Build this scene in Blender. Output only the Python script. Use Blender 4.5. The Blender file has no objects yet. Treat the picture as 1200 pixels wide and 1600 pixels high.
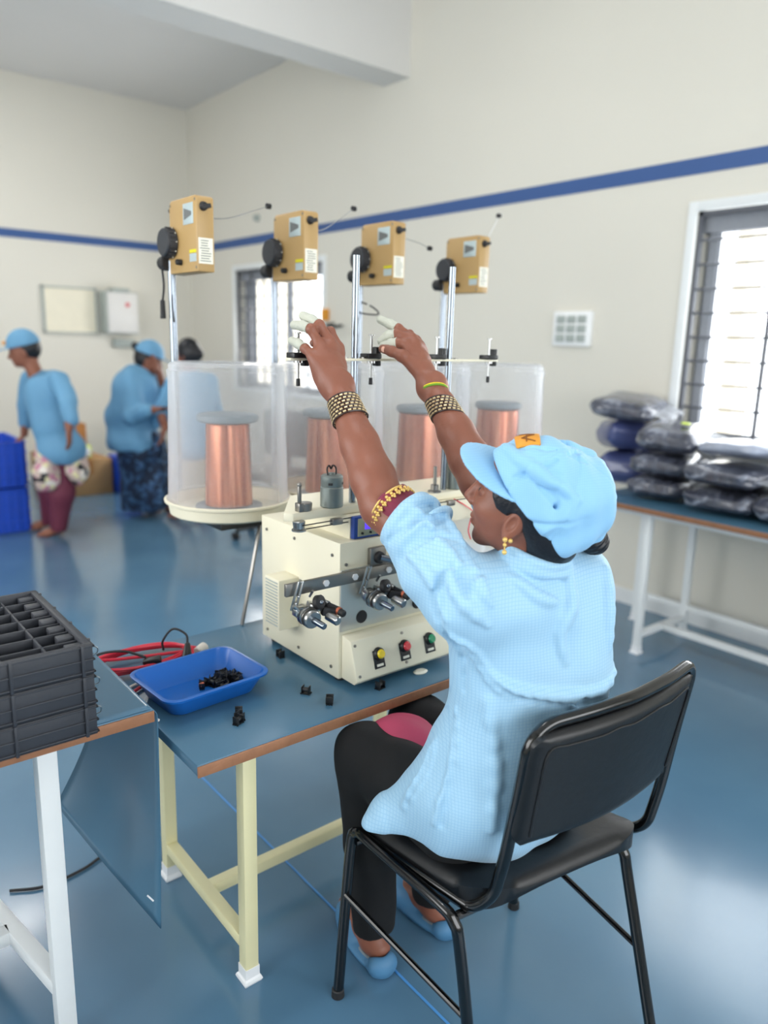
import bpy, bmesh, math, random
import numpy as np
from mathutils import Vector, Matrix, Euler, noise
random.seed(7)
S = bpy.context.scene
C = S.collection
PI = math.pi

# ------------------------------------------------------------------ camera
cam_d = bpy.data.cameras.new('camera')
cam = bpy.data.objects.new('camera', cam_d); C.objects.link(cam); S.camera = cam
cam_d.sensor_fit = 'VERTICAL'; cam_d.sensor_height = 36.0; cam_d.sensor_width = 27.0
cam_d.lens = 26.685; cam_d.clip_start = 0.02; cam_d.clip_end = 200
CX, CY, CZ = (0.77649193, -0.62959434, 0.02590856), (-0.11864428, -0.18646012, -0.97527235), (0.61885686, 0.75421721, -0.21948254)      # right, down, forward axes of the camera in the room
M4 = Matrix(((CX[0], -CY[0], -CZ[0], 0), (CX[1], -CY[1], -CZ[1], 0), (CX[2], -CY[2], -CZ[2], 1.5), (0, 0, 0, 1)))
cam.matrix_world = M4
cam_d.dof.use_dof = True; cam_d.dof.focus_distance = 1.62; cam_d.dof.aperture_fstop = 1.75

# ------------------------------------------------------------------ world and daylight
W = bpy.data.worlds.new('world'); S.world = W; W.use_nodes = True
bg = W.node_tree.nodes['Background']
bg.inputs[0].default_value = (0.93, 0.97, 1.0, 1); bg.inputs[1].default_value = 6.0
S.view_settings.view_transform = 'Standard'; S.view_settings.look = 'None'
S.view_settings.gamma = 1.0; S.view_settings.use_curve_mapping = False
S.view_settings.exposure = -0.5

def area(name, loc, target, sx, sy, power, col=(1, 1, 1)):
    l = bpy.data.lights.new(name, 'AREA'); l.shape = 'RECTANGLE'; l.size = sx; l.size_y = sy
    l.energy = power; l.color = col
    o = bpy.data.objects.new(name, l); C.objects.link(o); o.location = loc
    d = Vector(target) - Vector(loc)
    o.rotation_euler = d.to_track_quat('-Z', 'Y').to_euler()
    return o
# daylight through the windows of the room (two seen, the others behind and left of the camera)
area('daylight_right_near', (3.98, 1.25, 1.62), (0, 1.25, 1.1), 1.9, 1.25, 40, (0.95, 0.98, 1.0))
area('daylight_right_far', (3.98, 6.45, 1.62), (0, 6.2, 1.1), 1.4, 1.0, 40, (1.0, 0.98, 0.95))
area('daylight_back', (1.2, -2.6, 1.9), (1.2, 2.0, 1.2), 4.2, 1.7, 74, (0.97, 0.98, 1.0))
area('daylight_left', (-2.5, 2.6, 1.9), (2.0, 2.9, 1.2), 4.6, 1.6, 86, (1.0, 0.985, 0.96))
area('tube_light_near', (0.6, 1.6, 3.75), (0.6, 1.6, 0), 1.2, 0.12, 20, (1, 1, 1))
area('tube_light_far', (0.9, 6.6, 3.75), (0.9, 6.6, 0), 1.2, 0.12, 44, (1, 1, 1))
area('tube_light_side', (2.2, 3.2, 3.75), (2.2, 3.2, 0), 1.2, 0.12, 9, (1, 1, 1))

# ------------------------------------------------------------------ materials
def _mat(name):
    m = bpy.data.materials.new(name); m.use_nodes = True
    nt = m.node_tree; b = nt.nodes['Principled BSDF']
    return m, nt, b
def _n(nt, t, **kw):
    n = nt.nodes.new(t)
    for k, v in kw.items(): setattr(n, k, v)
    return n
def srgb(h):
    h = h.lstrip('#'); r = [int(h[i:i+2], 16)/255 for i in (0, 2, 4)]
    return tuple(c/12.92 if c <= .04045 else ((c+.055)/1.055)**2.4 for c in r) + (1,)
def pm(name, col, rough=.5, metal=0, var=.06, scale=8, bump=0, bscale=60, coat=0, spec=.5, sheen=0, sss=0, alpha=1, trans=0):
    """a procedural material: base colour with slow noise variation and optional fine bump"""
    m, nt, b = _mat(name)
    col = srgb(col) if isinstance(col, str) else col
    tc = _n(nt, 'ShaderNodeTexCoord')
    nz = _n(nt, 'ShaderNodeTexNoise'); nz.inputs['Scale'].default_value = scale; nz.inputs['Detail'].default_value = 4
    nt.links.new(tc.outputs['Object'], nz.inputs['Vector'])
    mx = _n(nt, 'ShaderNodeMix', data_type='RGBA')
    mx.inputs[6].default_value = tuple(max(0, c*(1-var)) for c in col[:3]) + (1,)
    mx.inputs[7].default_value = tuple(min(1, c*(1+var)) for c in col[:3]) + (1,)
    nt.links.new(nz.outputs['Fac'], mx.inputs[0]); nt.links.new(mx.outputs[2], b.inputs['Base Color'])
    b.inputs['Roughness'].default_value = rough; b.inputs['Metallic'].default_value = metal
    b.inputs['Coat Weight'].default_value = coat; b.inputs['Specular IOR Level'].default_value = spec
    b.inputs['Sheen Weight'].default_value = sheen
    if sss: b.inputs['Subsurface Weight'].default_value = sss; b.inputs['Subsurface Radius'].default_value = (.012, .005, .003); b.inputs['Subsurface Scale'].default_value = 1.0
    if alpha < 1: b.inputs['Alpha'].default_value = alpha
    if trans: b.inputs['Transmission Weight'].default_value = trans
    if bump:
        n2 = _n(nt, 'ShaderNodeTexNoise'); n2.inputs['Scale'].default_value = bscale; n2.inputs['Detail'].default_value = 3
        nt.links.new(tc.outputs['Object'], n2.inputs['Vector'])
        bp = _n(nt, 'ShaderNodeBump'); bp.inputs['Strength'].default_value = bump; bp.inputs['Distance'].default_value = .004
        nt.links.new(n2.outputs['Fac'], bp.inputs['Height']); nt.links.new(bp.outputs['Normal'], b.inputs['Normal'])
    return m
def mmath(nt, op, a, b=None):
    n = _n(nt, 'ShaderNodeMath', operation=op)
    for i, v in enumerate((a, b)):
        if v is None: continue
        if isinstance(v, (int, float)): n.inputs[i].default_value = v
        else: nt.links.new(v, n.inputs[i])
    return n.outputs[0]
def check_cloth(name, base, line, pitch=.0065, dens=.35):
    """thin woven check lines running through the cloth"""
    m, nt, b = _mat(name)
    tc = _n(nt, 'ShaderNodeTexCoord'); sp = _n(nt, 'ShaderNodeSeparateXYZ'); nt.links.new(tc.outputs['Object'], sp.inputs[0])
    nzw = _n(nt, 'ShaderNodeTexNoise'); nzw.inputs['Scale'].default_value = 5; nt.links.new(tc.outputs['Object'], nzw.inputs['Vector'])
    wob = mmath(nt, 'MULTIPLY', nzw.outputs['Fac'], .03)
    a = mmath(nt, 'ADD', mmath(nt, 'ADD', mmath(nt, 'MULTIPLY', sp.outputs[0], .8), mmath(nt, 'MULTIPLY', sp.outputs[1], -.6)), wob)
    z = mmath(nt, 'ADD', sp.outputs[2], wob)
    def line_(v, w): return mmath(nt, 'LESS_THAN', mmath(nt, 'FRACT', mmath(nt, 'DIVIDE', v, pitch)), w)
    f = mmath(nt, 'MAXIMUM', line_(a, .2), line_(z, .2))
    f = mmath(nt, 'MULTIPLY', f, dens)
    nz = _n(nt, 'ShaderNodeTexNoise'); nz.inputs['Scale'].default_value = 4; nt.links.new(tc.outputs['Object'], nz.inputs['Vector'])
    v = _n(nt, 'ShaderNodeMix', data_type='RGBA'); c = srgb(base)
    v.inputs[6].default_value = tuple(x*.94 for x in c[:3])+(1,); v.inputs[7].default_value = c
    nt.links.new(nz.outputs['Fac'], v.inputs[0])
    mx = _n(nt, 'ShaderNodeMix', data_type='RGBA'); nt.links.new(f, mx.inputs[0]); nt.links.new(v.outputs[2], mx.inputs[6])
    mx.inputs[7].default_value = srgb(line); nt.links.new(mx.outputs[2], b.inputs['Base Color'])
    b.inputs['Roughness'].default_value = .62; b.inputs['Sheen Weight'].default_value = .15; b.inputs['Specular IOR Level'].default_value = .35
    n2 = _n(nt, 'ShaderNodeTexNoise'); n2.inputs['Scale'].default_value = 22; n2.inputs['Detail'].default_value = 5
    nt.links.new(tc.outputs['Object'], n2.inputs['Vector'])
    bp = _n(nt, 'ShaderNodeBump'); bp.inputs['Strength'].default_value = .35; bp.inputs['Distance'].default_value = .006
    nt.links.new(n2.outputs['Fac'], bp.inputs['Height']); nt.links.new(bp.outputs['Normal'], b.inputs['Normal'])
    return m
def spots(name, base, cols, scale, rough=.7):
    m, nt, b = _mat(name)
    tc = _n(nt, 'ShaderNodeTexCoord'); vo = _n(nt, 'ShaderNodeTexVoronoi'); vo.inputs['Scale'].default_value = scale
    nt.links.new(tc.outputs['Object'], vo.inputs['Vector'])
    sp = _n(nt, 'ShaderNodeSeparateXYZ'); nt.links.new(vo.outputs['Color'], sp.inputs[0])
    cr = _n(nt, 'ShaderNodeValToRGB'); cr.color_ramp.interpolation = 'CONSTANT'
    el = cr.color_ramp.elements; el[0].position = 0; el[0].color = srgb(base); el[1].position = .4; el[1].color = srgb(cols[0])
    for i, c in enumerate(cols[1:]):
        e = el.new(.4 + .6*(i+1)/len(cols)); e.color = srgb(c)
    nt.links.new(sp.outputs[0], cr.inputs[0]); nt.links.new(cr.outputs[0], b.inputs['Base Color'])
    b.inputs['Roughness'].default_value = rough
    return m
M = {}
M['wall'] = pm('wall_paint', '#dedace', .7, var=.02, scale=1.5, bump=.08, bscale=40)
M['ceil'] = pm('ceiling_paint', '#e0dedb', .75, var=.02, scale=1.5)
M['beam'] = pm('beam_paint', '#dedcd8', .7, var=.02, scale=2)
M['stripe'] = pm('blue_stripe_paint', '#34578f', .5, var=.04)
M['laminate'] = pm('blue_grey_laminate', '#486f88', .24, var=.07, scale=7, bump=.05, bscale=90)
M['wood_edge'] = pm('wood_edge_band', '#98694a', .55, var=.25, scale=40, bump=.2, bscale=80)
M['yellow_paint'] = pm('pale_yellow_paint', '#ebe4b6', .45, var=.06, scale=12)
M['white_paint'] = pm('white_paint', '#e9ecec', .4, var=.04, scale=12)
M['white_plastic'] = pm('white_plastic', '#eceef0', .35, var=.03)
M['cream'] = pm('cream_powder_coat', '#e6e0c8', .4, var=.03, scale=6, bump=.03, bscale=200)
M['cream_dark'] = pm('cream_side', '#dcd6bd', .42, var=.03, scale=6)
M['plate'] = pm('brushed_plate', '#c9cac2', .3, metal=.55, var=.1, scale=14)
M['steel'] = pm('steel', '#a8a9a8', .28, metal=1, var=.1, scale=25)
M['chrome'] = pm('chrome', '#868e97', .26, metal=1, var=.05, scale=20)
M['dark_steel'] = pm('dark_steel', '#8b8883', .35, metal=.9, var=.1, scale=20)
M['zinc'] = pm('zinc_can', '#838b88', .42, metal=.75, var=.12, scale=25)
M['black'] = pm('black_plastic', '#16181b', .38, var=.1)
M['charcoal'] = pm('charcoal_plastic', '#2b2e34', .5, var=.08, scale=20)
M['crate'] = pm('dark_grey_crate_plastic', '#30333a', .45, var=.1, scale=20, bump=.1, bscale=60)
M['rubber'] = pm('rubber', '#1d1d1f', .6)
M['gold'] = pm('ochre_enamel', '#b4935e', .42, var=.05, scale=10, bump=.05, bscale=150)
M['tray_blue'] = pm('blue_tray_plastic', '#1661b4', .33, var=.06, scale=9)
M['crate_blue'] = pm('blue_crate_plastic', '#2050c4', .4, var=.08)
M['copper'] = pm('copper_wire', '#d5785a', .3, metal=.7, var=.12, scale=30)
M['flange'] = pm('grey_flange_plastic', '#7b868d', .5, var=.05)
M['vinyl'] = pm('black_vinyl', '#0e1013', .42, var=.1, scale=12, bump=.25, bscale=30)
M['chair_metal'] = pm('black_gloss_tube', '#060708', .2, var=.05, coat=.3)
M['skin'] = pm('brown_skin', '#895644', .44, var=.14, scale=9, bump=.12, bscale=220, sss=.12, spec=.4)
M['skin2'] = pm('brown_skin_far', '#8f5a45', .55, var=.08)
M['hair'] = pm('black_hair', '#12131a', .42, var=.3, scale=60, bump=.4, bscale=150)
M['jacket'] = check_cloth('pale_blue_check_cloth', '#a5cde7', '#76acd4')
M['cap'] = check_cloth('pale_blue_cap_cloth', '#92c6ea', '#7ab2dc', .004, .35)
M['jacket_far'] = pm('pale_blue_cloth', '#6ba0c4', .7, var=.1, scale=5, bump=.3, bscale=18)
M['maroon'] = pm('maroon_cotton', '#7a1d38', .7, var=.1, scale=20, bump=.3, bscale=40, sheen=.2)
M['pinkm'] = pm('dusty_red_cotton', '#b2405f', .7, var=.1, scale=20, bump=.2, bscale=40)
M['gold_thread'] = pm('gold_thread', '#e3bf6e', .4, metal=.3, var=.2, scale=80, bump=.3, bscale=200)
M['trouser'] = pm('black_trouser_cloth', '#08090c', .85, var=.2, scale=10, bump=.3, bscale=20)
M['cot'] = pm('finger_cot_latex', '#bfc1b3', .5, var=.05, bump=.3, bscale=300)
M['nail'] = pm('nail', '#d9a892', .3)
M['bangle_dark'] = pm('dark_bangle', '#2e1d1c', .35, var=.1)
M['bangle_gold'] = pm('gold_bangle_beads', '#efd7a8', .3, metal=.4, var=.1, scale=60)
M['thread'] = pm('green_thread', '#6f9a2a', .6)
M['thread_y'] = pm('yellow_thread', '#e6cc2e', .55)
M['orange'] = pm('orange_patch', '#e0982f', .6, var=.2, scale=60)
M['orange_dark'] = pm('orange_patch_stitch', '#7d4a14', .7)
M['shoe'] = pm('blue_grey_clog', '#4a7fa8', .55, var=.08)
M['shoe_sole'] = pm('clog_insole', '#7f8d98', .6)
M['red_cable'] = pm('red_cable', '#d2283f', .35)
M['white_cable'] = pm('white_cable', '#ddd6cc', .4)
M['paper'] = pm('paper_label', '#eceadb', .6, var=.03)
M['ink'] = pm('ink_grey', '#6a6d6c', .6)
M['silver_label'] = pm('silver_label', '#b9c8ca', .35, metal=.2)
M['yellow_label'] = pm('yellow_label', '#d9d01c', .5)
M['navy'] = pm('navy_bezel', '#22408a', .4)
M['olive_panel'] = pm('olive_grey_panel', '#9a9c82', .5)
M['btn_y'] = pm('yellow_button', '#e8cc1f', .25, coat=.4); M['btn_r'] = pm('red_button', '#d2323f', .25, coat=.4); M['btn_g'] = pm('green_button', '#138f62', .25, coat=.4)
M['card'] = pm('cardboard', '#b08a5e', .8, var=.08); M['card2'] = pm('brown_carton', '#a8703a', .8, var=.08)
M['floral'] = spots('floral_cloth', '#cbb5ab', ['#c9879c', '#2b2a2e', '#e6dcae', '#efe6dc'], 26)
M['navyprint'] = spots('navy_print_cloth', '#1b2c45', ['#20395a', '#35567c', '#16243a', '#4a6c92'], 30)
M['maroon_far'] = pm('maroon_far', '#6a2a40', .7)
M['beige'] = pm('beige_cloth', '#b7a58c', .7)
M['blueline'] = pm('light_blue_line', '#4b93d6', .5)
M['grey_metal'] = pm('grey_window_metal', '#6d737c', .5, var=.05)
M['grill'] = pm('window_grill', '#53565d', .5)
M['curtain'] = pm('grey_blind', '#8f939a', .8, var=.12, scale=60)
M['outside'] = pm('outside_wall', '#efe4cf', .8)
M['board'] = pm('notice_board', '#ece5cf', .6); M['switch'] = pm('switch_plate', '#f4f5f4', .4)
M['pbox'] = pm('panel_box_grey', '#d9d7d3', .5); M['pboxside'] = pm('panel_box_side', '#a8b0ab', .5)
M['lime'] = pm('lime_tag', '#c9e02e', .5)

def copper_mat():
    m, nt, b = _mat('wound_copper_wire')
    tc = _n(nt, 'ShaderNodeTexCoord'); mp = _n(nt, 'ShaderNodeMapping'); mp.inputs['Scale'].default_value = (60, 60, 1.2)
    nt.links.new(tc.outputs['Object'], mp.inputs[0]); nz = _n(nt, 'ShaderNodeTexNoise'); nz.inputs['Scale'].default_value = 1; nz.inputs['Detail'].default_value = 3
    nt.links.new(mp.outputs[0], nz.inputs['Vector']); cr = _n(nt, 'ShaderNodeValToRGB'); el = cr.color_ramp.elements
    el[0].position = .36; el[0].color = srgb('#a8553c'); el[1].position = .64; el[1].color = srgb('#ee9f7c')  # upright streaks: highlights on the winding, painted as bands of colour
    nt.links.new(nz.outputs['Fac'], cr.inputs[0]); nt.links.new(cr.outputs[0], b.inputs['Base Color'])
    b.inputs['Metallic'].default_value = .6; b.inputs['Roughness'].default_value = .26
    return m
M['copper_wind'] = copper_mat()
def floor_mat():
    m, nt, b = _mat('blue_epoxy_floor')
    tc = _n(nt, 'ShaderNodeTexCoord'); nz = _n(nt, 'ShaderNodeTexNoise'); nz.inputs['Scale'].default_value = 1.3; nz.inputs['Detail'].default_value = 5
    nt.links.new(tc.outputs['Object'], nz.inputs['Vector'])
    cr = _n(nt, 'ShaderNodeValToRGB'); el = cr.color_ramp.elements
    el[0].position = .3; el[0].color = srgb('#4f7490'); el[1].position = .72; el[1].color = srgb('#5f849d')
    nt.links.new(nz.outputs['Fac'], cr.inputs[0]); nt.links.new(cr.outputs[0], b.inputs['Base Color'])
    b.inputs['Roughness'].default_value = .2; b.inputs['Coat Weight'].default_value = .35; b.inputs['Coat Roughness'].default_value = .12
    n2 = _n(nt, 'ShaderNodeTexNoise'); n2.inputs['Scale'].default_value = 9; n2.inputs['Detail'].default_value = 6
    nt.links.new(tc.outputs['Object'], n2.inputs['Vector'])
    bp = _n(nt, 'ShaderNodeBump'); bp.inputs['Strength'].default_value = .12; bp.inputs['Distance'].default_value = .004
    nt.links.new(n2.outputs['Fac'], bp.inputs['Height']); nt.links.new(bp.outputs['Normal'], b.inputs['Normal'])
    return m
M['floor'] = floor_mat()
def clear_mat(name, tint, fac, rough=.12):
    """translucent polypropylene: part see-through, part milky"""
    m, nt, b = _mat(name)
    out = nt.nodes['Material Output']
    b.inputs['Base Color'].default_value = tint; b.inputs['Roughness'].default_value = rough; b.inputs['Specular IOR Level'].default_value = .6
    tl = _n(nt, 'ShaderNodeBsdfTranslucent'); tl.inputs['Color'].default_value = tint
    m1 = _n(nt, 'ShaderNodeMixShader'); m1.inputs[0].default_value = .45
    nt.links.new(b.outputs[0], m1.inputs[1]); nt.links.new(tl.outputs[0], m1.inputs[2])
    tr = _n(nt, 'ShaderNodeBsdfTransparent'); tr.inputs['Color'].default_value = (.97, .97, .97, 1)
    lw = _n(nt, 'ShaderNodeLayerWeight'); lw.inputs['Blend'].default_value = .35
    f = mmath(nt, 'ADD', mmath(nt, 'MULTIPLY', lw.outputs['Facing'], .45), fac)
    m2 = _n(nt, 'ShaderNodeMixShader'); nt.links.new(f, m2.inputs[0]); nt.links.new(tr.outputs[0], m2.inputs[1]); nt.links.new(m1.outputs[0], m2.inputs[2])
    nt.links.new(m2.outputs[0], out.inputs['Surface'])
    return m
M['clear'] = clear_mat('translucent_cover', (.88, .9, .93, 1), .11, .07)
M['polybag'] = clear_mat('polythene', (.85, .88, .93, 1), .25, .18)
def emis(name, col, s):
    m, nt, b = _mat(name); b.inputs['Base Color'].default_value = srgb(col)
    b.inputs['Emission Color'].default_value = srgb(col); b.inputs['Emission Strength'].default_value = s
    nz = _n(nt, 'ShaderNodeTexNoise'); nz.inputs['Scale'].default_value = 300
    nt.links.new(nz.outputs['Fac'], b.inputs['Roughness'])
    return m
M['lcd'] = emis('lcd_violet', '#5a3cf0', 1.6); M['tube'] = emis('tube_glow', '#ffffff', 6)
def garment_mat():
    m, nt, b = _mat('folded_garments_in_polythene')
    tc = _n(nt, 'ShaderNodeTexCoord'); nz = _n(nt, 'ShaderNodeTexNoise'); nz.inputs['Scale'].default_value = 9; nz.inputs['Detail'].default_value = 6; nz.inputs['Distortion'].default_value = 1.2
    nt.links.new(tc.outputs['Object'], nz.inputs['Vector'])
    cr = _n(nt, 'ShaderNodeValToRGB'); el = cr.color_ramp.elements
    el[0].position = .3; el[0].color = srgb('#2f313b'); el[1].position = .75; el[1].color = srgb('#b9c0cf')  # pale end of the ramp paints the white highlights of the plastic
    e = el.new(.55); e.color = srgb('#4d5160')
    nt.links.new(nz.outputs['Fac'], cr.inputs[0]); nt.links.new(cr.outputs[0], b.inputs['Base Color'])
    b.inputs['Roughness'].default_value = .25; b.inputs['Coat Weight'].default_value = .7; b.inputs['Coat Roughness'].default_value = .1
    bp = _n(nt, 'ShaderNodeBump'); bp.inputs['Strength'].default_value = .7; bp.inputs['Distance'].default_value = .02
    nt.links.new(nz.outputs['Fac'], bp.inputs['Height']); nt.links.new(bp.outputs['Normal'], b.inputs['Normal'])
    return m
M['garment'] = garment_mat()
M['garment_light'] = pm('pale_garment', '#aab2c4', .3, var=.25, scale=12, bump=.5, bscale=14, coat=.6)
M['garment_blue'] = pm('blue_garment', '#4a5486', .35, var=.3, scale=10, bump=.5, bscale=14, coat=.6)

# ------------------------------------------------------------------ mesh helpers
def fillet(pts, r, n=5, closed=False):
    """round the corners of a polyline"""
    pts = [Vector(p) for p in pts]; out = []
    N = len(pts)
    for i, p in enumerate(pts):
        if not closed and i in (0, N-1): out.append(p); continue
        a = pts[i-1]; c = pts[(i+1) % N]
        va = a-p; vc = c-p; rr = min(r, va.length*.48, vc.length*.48)
        A = p+va.normalized()*rr; B = p+vc.normalized()*rr
        for k in range(n+1):
            t = k/n; out.append(A*(1-t)**2 + p*2*t*(1-t) + B*t*t)
    return out
def spline(pts, n=8, closed=False):
    P = [Vector(p) for p in pts]; N = len(P); out = []
    rng = range(N if closed else N-1)
    for i in rng:
        p0 = P[(i-1) % N] if closed or i > 0 else P[0]*2-P[1]
        p1 = P[i]; p2 = P[(i+1) % N]
        p3 = P[(i+2) % N] if closed or i+2 < N else P[-1]*2-P[-2]
        for k in range(n):
            t = k/n
            out.append(.5*((2*p1)+(p2-p0)*t+(2*p0-5*p1+4*p2-p3)*t*t+(3*p1-p0-3*p2+p3)*t**3))
    if not closed: out.append(P[-1])
    return out
class MB:
    def __init__(s): s.bm = bmesh.new()
    def _merge(s, b2, mat=None):
        if mat is not None: bmesh.ops.transform(b2, matrix=mat, verts=b2.verts)
        me = bpy.data.meshes.new('tmp'); b2.to_mesh(me); b2.free(); s.bm.from_mesh(me); bpy.data.meshes.remove(me)
    def box(s, c, size, rot=(0, 0, 0), bev=0, seg=2, mat=None):
        b = bmesh.new(); bmesh.ops.create_cube(b, size=1)
        bmesh.ops.scale(b, vec=size, verts=b.verts)
        if bev: bmesh.ops.bevel(b, geom=list(b.edges), offset=min(bev, min(size)*.45), segments=seg, profile=.5, affect='EDGES')
        m = Matrix.Translation(c) @ Euler(rot).to_matrix().to_4x4()
        s._merge(b, mat @ m if mat else m); return s
    def span(s, a, b, bev=0, seg=2):
        """axis-aligned box from corner a to corner b"""
        return s.box([(a[i]+b[i])/2 for i in range(3)], [abs(b[i]-a[i]) for i in range(3)], bev=bev, seg=seg)
    def bar(s, a, b, w, h, bev=.002, up=(0, 0, 1)):
        a = Vector(a); b = Vector(b); d = b-a; z = d.normalized(); u = Vector(up)
        if abs(z.dot(u)) > .98: u = Vector((0, 1, 0))
        x = u.cross(z).normalized(); y = z.cross(x)
        m = Matrix((x, y, z)).transposed().to_4x4(); m.translation = (a+b)/2
        return s.box((0, 0, 0), (w, h, d.length), bev=bev, mat=m)
    def cyl(s, a, b, r0, r1=None, seg=24, bev=0):
        a = Vector(a); b = Vector(b); r1 = r0 if r1 is None else r1; d = b-a
        m = d.to_track_quat('Z', 'Y').to_matrix().to_4x4(); m.translation = a
        L = d.length
        if bev:
            prof = [(0, 0), (r0-bev, 0), (r0, bev), (r1, L-bev), (r1-bev, L), (0, L)]
        else: prof = [(0, 0), (r0, 0), (r1, L), (0, L)]
        return s.lathe(prof, m, seg)
    def lathe(s, prof, m=None, seg=32):
        b = bmesh.new(); rings = []
        for r, z in prof:
            if r < 1e-6: rings.append([b.verts.new((0, 0, z))])
            else: rings.append([b.verts.new((r*math.cos(2*PI*k/seg), r*math.sin(2*PI*k/seg), z)) for k in range(seg)])
        for A, B in zip(rings, rings[1:]):
            for k in range(seg):
                k2 = (k+1) % seg
                if len(A) == 1 and len(B) == 1: continue
                if len(A) == 1: b.faces.new((A[0], B[k2], B[k]))
                elif len(B) == 1: b.faces.new((A[k], A[k2], B[0]))
                else: b.faces.new((A[k], A[k2], B[k2], B[k]))
        bmesh.ops.recalc_face_normals(b, faces=b.faces)
        if isinstance(m, (tuple, list, Vector)): m = Matrix.Translation(m)
        s._merge(b, m); return s
    def tube(s, pts, r, seg=10, closed=False, r2=None, flat=None):
        P = [Vector(p) for p in pts]; N = len(P); b = bmesh.new(); rings = []
        T = []
        for i in range(N):
            if closed: t = P[(i+1) % N]-P[i-1]
            else: t = P[min(i+1, N-1)]-P[max(i-1, 0)]
            T.append(t.normalized())
        n = T[0].orthogonal().normalized()
        if flat: n = (Vector(flat)-T[0]*Vector(flat).dot(T[0])).normalized()
        for i in range(N):
            n = (n - T[i]*n.dot(T[i])).normalized(); bi = T[i].cross(n)
            rr = r[i] if isinstance(r, (list, tuple)) else r
            q = rr if r2 is None else r2
            rings.append([b.verts.new(P[i]+n*math.cos(2*PI*k/seg)*rr+bi*math.sin(2*PI*k/seg)*q) for k in range(seg)])
        for i in range(N if closed else N-1):
            A = rings[i]; B = rings[(i+1) % N]
            off = 0
            if closed and i == N-1:
                off = min(range(seg), key=lambda o: (A[0].co-B[o].co).length)
            for k in range(seg): b.faces.new((A[k], A[(k+1) % seg], B[(k+1+off) % seg], B[(k+off) % seg]))
        if not closed:
            b.faces.new(rings[0][::-1]); b.faces.new(rings[-1])
        bmesh.ops.recalc_face_normals(b, faces=b.faces)
        s._merge(b); return s
    def prism(s, poly, lo, hi, axis='z', bev=0, mat=None):
        """extrude a 2-D outline along an axis: z -> (x,y), y -> (x,z), x -> (y,z)"""
        b = bmesh.new()
        def mk(p, h): return {'z': (p[0], p[1], h), 'y': (p[0], h, p[1]), 'x': (h, p[0], p[1])}[axis]
        A = [b.verts.new(mk(p, lo)) for p in poly]; B = [b.verts.new(mk(p, hi)) for p in poly]
        b.faces.new(A[::-1]); b.faces.new(B); n = len(poly)
        for i in range(n): b.faces.new((A[i], A[(i+1) % n], B[(i+1) % n], B[i]))
        bmesh.ops.recalc_face_normals(b, faces=b.faces)
        if bev: bmesh.ops.bevel(b, geom=list(b.edges), offset=bev, segments=2, profile=.5, affect='EDGES')
        s._merge(b, mat); return s
    def ball(s, c, r, u=20, v=12, rot=(0, 0, 0)):
        b = bmesh.new(); bmesh.ops.create_uvsphere(b, u_segments=u, v_segments=v, radius=1)
        r = (r, r, r) if isinstance(r, (int, float)) else r
        m = Matrix.Translation(c) @ Euler(rot).to_matrix().to_4x4() @ Matrix.Diagonal((*r, 1))
        s._merge(b, m); return s
    def grid(s, fn, nu, nv):
        b = bmesh.new(); V = [[b.verts.new(fn(i/nu, j/nv)) for j in range(nv+1)] for i in range(nu+1)]
        for i in range(nu):
            for j in range(nv): b.faces.new((V[i][j], V[i+1][j], V[i+1][j+1], V[i][j+1]))
        s._merge(b); return s
    def build(s, name, mat, parent=None, smooth=True, angle=35, origin=None):
        me = bpy.data.meshes.new(name)
        if smooth:
            for f in s.bm.faces: f.smooth = True
            ca = math.radians(angle)
            for e in s.bm.edges:
                if len(e.link_faces) == 2 and e.calc_face_angle(0) > ca: e.smooth = False
        s.bm.to_mesh(me); s.bm.free(); me.materials.append(mat)
        o = bpy.data.objects.new(name, me); C.objects.link(o)
        if parent is not None:
            o.parent = parent
            o.matrix_parent_inverse = world_of(parent).inverted()
        elif origin is not None:
            me.transform(Matrix.Translation(-Vector(origin))); o.location = origin
        return o
def world_of(o):
    m = Matrix.Translation(o.location) @ o.rotation_euler.to_matrix().to_4x4()
    if o.parent: m = world_of(o.parent) @ o.matrix_parent_inverse @ m
    return m
def tag(o, label=None, cat=None, group=None, kind=None):
    if label: o['label'] = label
    if cat: o['category'] = cat
    if group: o['group'] = group
    if kind: o['kind'] = kind
    return o
def thing(name, loc, label, cat, group=None):
    o = bpy.data.objects.new(name, None); o.empty_display_size = .05; C.objects.link(o); o.location = loc
    return tag(o, label, cat, group)
def kids(o): return [c for c in C.objects if c.parent == o]
def dup(root, delta, label=None):
    """copy a thing with its parts and their sub-parts"""
    def rec(o, parent):
        c = o.copy(); C.objects.link(c)
        if parent is not None: c.parent = parent; c.matrix_parent_inverse = o.matrix_parent_inverse.copy()
        for ch in kids(o): rec(ch, c)
        return c
    r = rec(root, None); r.location = Vector(root.location)+Vector(delta)
    if label: r['label'] = label
    return r
def struct(o): o['kind'] = 'structure'; return o
def up(o): return o

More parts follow.
